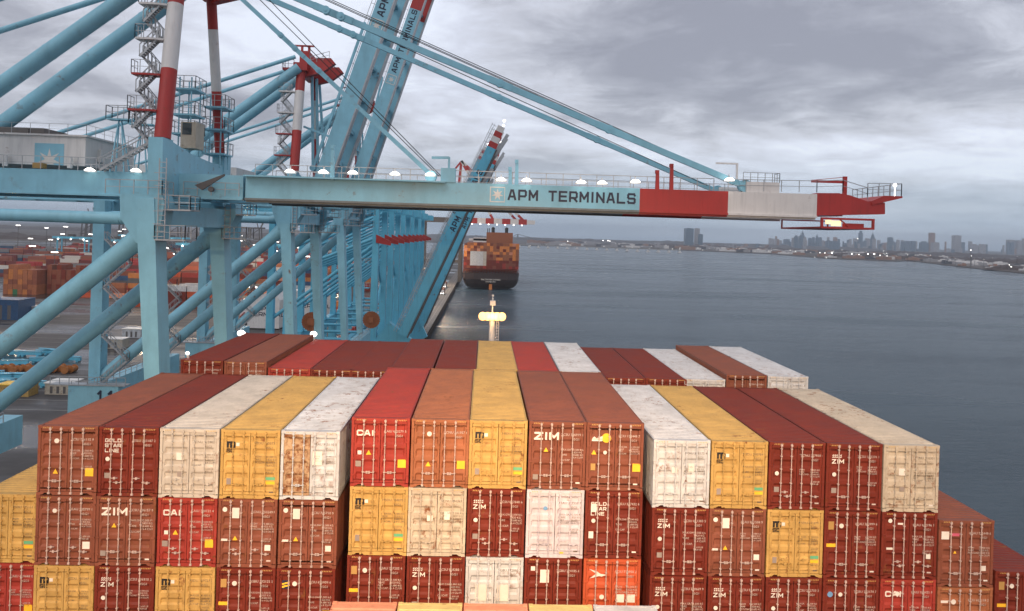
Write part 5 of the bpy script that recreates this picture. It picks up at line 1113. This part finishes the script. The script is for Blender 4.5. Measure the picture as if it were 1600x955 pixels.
part('tower', b1, M['steel'], t); b = MB(); pts = [(809-109*i/12, 366+14*(1-((i-6)/6)**2)) for i in range(13)]+[]
pts2 = [(809+i*5.2, 366+10*(1-(1-i/10)**1.5)) for i in range(11)]
for pl in (pts, pts2):
    for (xa, ya), (xb, yb) in zip(pl[:-1], pl[1:]): b.tube(P(xa, ya, Y=6000), P(xb, yb, Y=6000), 2.2, n=5)
part('cable', b, M['steel'], t); b = MB(); b.bar(P(640, 380, Y=6000), P(870, 378, Y=6000), 20, 5); part('deck', b, M['steel'], t)
# lamps on the far shore
def slight(x, y, z, r, h_=None):
    t = thing('shore_light', 'bright lamp on a pole along the far shore', 'street light', (x, y, 3), 'lamps along the far shore'); b = MB(); b.ball((x, y, z), r, 1, .6, .8, 8, 5); part('lamp', b, M['glowc'], t)
    b = MB(); b.bar((x, y, 3), (x, y, z-r*.4), .5, .5); part('pole', b, M['steel'], t)
for px, py, s in ((942, 376, 2), (950, 376, 2.4), (953, 377, 2), (887, 377, 1.6), (1281, 395, 2), (1289, 395.5, 2), (1300, 395, 3.4), (1331, 397, 2.4), (1342, 398, 2), (1356, 397, 3), (1366, 397, 3.6), (1375, 399, 2), (1386, 400, 1.6), (1273, 402, 1), (1291, 403, 1.4), (1577, 414, 2.0), (1580, 417, 2.4), (1517, 391, 2.4), (1340, 373, 2)):
    Yl = 1850 if px > 1200 and py > 380 else 2950; 
    if px > 1500: Yl = 1350
    p = P(px, py, Y=Yl); slight(p.x, p.y, max(p.z, 6), s*Yl/1900*.6)
for k in range(60):
    px = rr.uniform(820, 1620); py = 380+(px-815)*.026+rr.uniform(-3, 4)+(4 if px > 1400 else 0); Yl = 2500 if px < 1200 else 1900; 
    if px > 1400: Yl = 1500
    p = P(px, py, Y=Yl+rr.uniform(0, 300)); slight(p.x, p.y, max(p.z, 5), rr.uniform(.3, .7)*Yl/1900)
# lights at the far end of the ship's own stacks
for px, py, Yq, r_ in ((377, 521, 58.2, .30), (490, 522, 58.2, .26), (293, 552, 46, .12)):
    p = P(px, py, Y=Yq); t = thing('deck_lamp', 'bright white lamp on a short post at pixel side of the rear containers', 'lamp', (p.x, p.y, p.z-4)); b = MB(); b.ball(p, r_, 1, .7, .8, 10, 6); part('lamp', b, M['glowc'], t)
    t['label'] = {377: 'glowing white lamp at the far left corner of the rear containers', 490: 'glowing white lamp on the quay side just right of the first lamp', 293: 'small lamp at the near left corner of the rear containers'}[px]
    b = MB(); b.bar((p.x, p.y+.1, p.z-4), (p.x, p.y+.1, p.z), .12, .12); part('pole', b, M['galv'], t)
# ------------------------------------------------------------------ haze
def hazefn(name):
    m = bpy.data.materials.new(name); m.use_nodes = True; t = m.node_tree; t.nodes.clear(); o = t.nodes.new('ShaderNodeOutputMaterial'); v = t.nodes.new('ShaderNodeVolumePrincipled')
    v.inputs['Color'].default_value = (.74, .84, .95, 1); v.inputs['Density'].default_value = .00010; v.inputs['Anisotropy'].default_value = .2; t.links.new(v.outputs[0], o.inputs['Volume']); return m
b = MB(); b.box(-9500, 10500, -3200, 14500, -8, 260); o = link('haze', b.mesh('haze'), hazefn('haze')); o['kind'] = 'stuff'; o['label'] = 'thin blue-grey evening haze over the water'
S.cycles.volume_bounces = 0
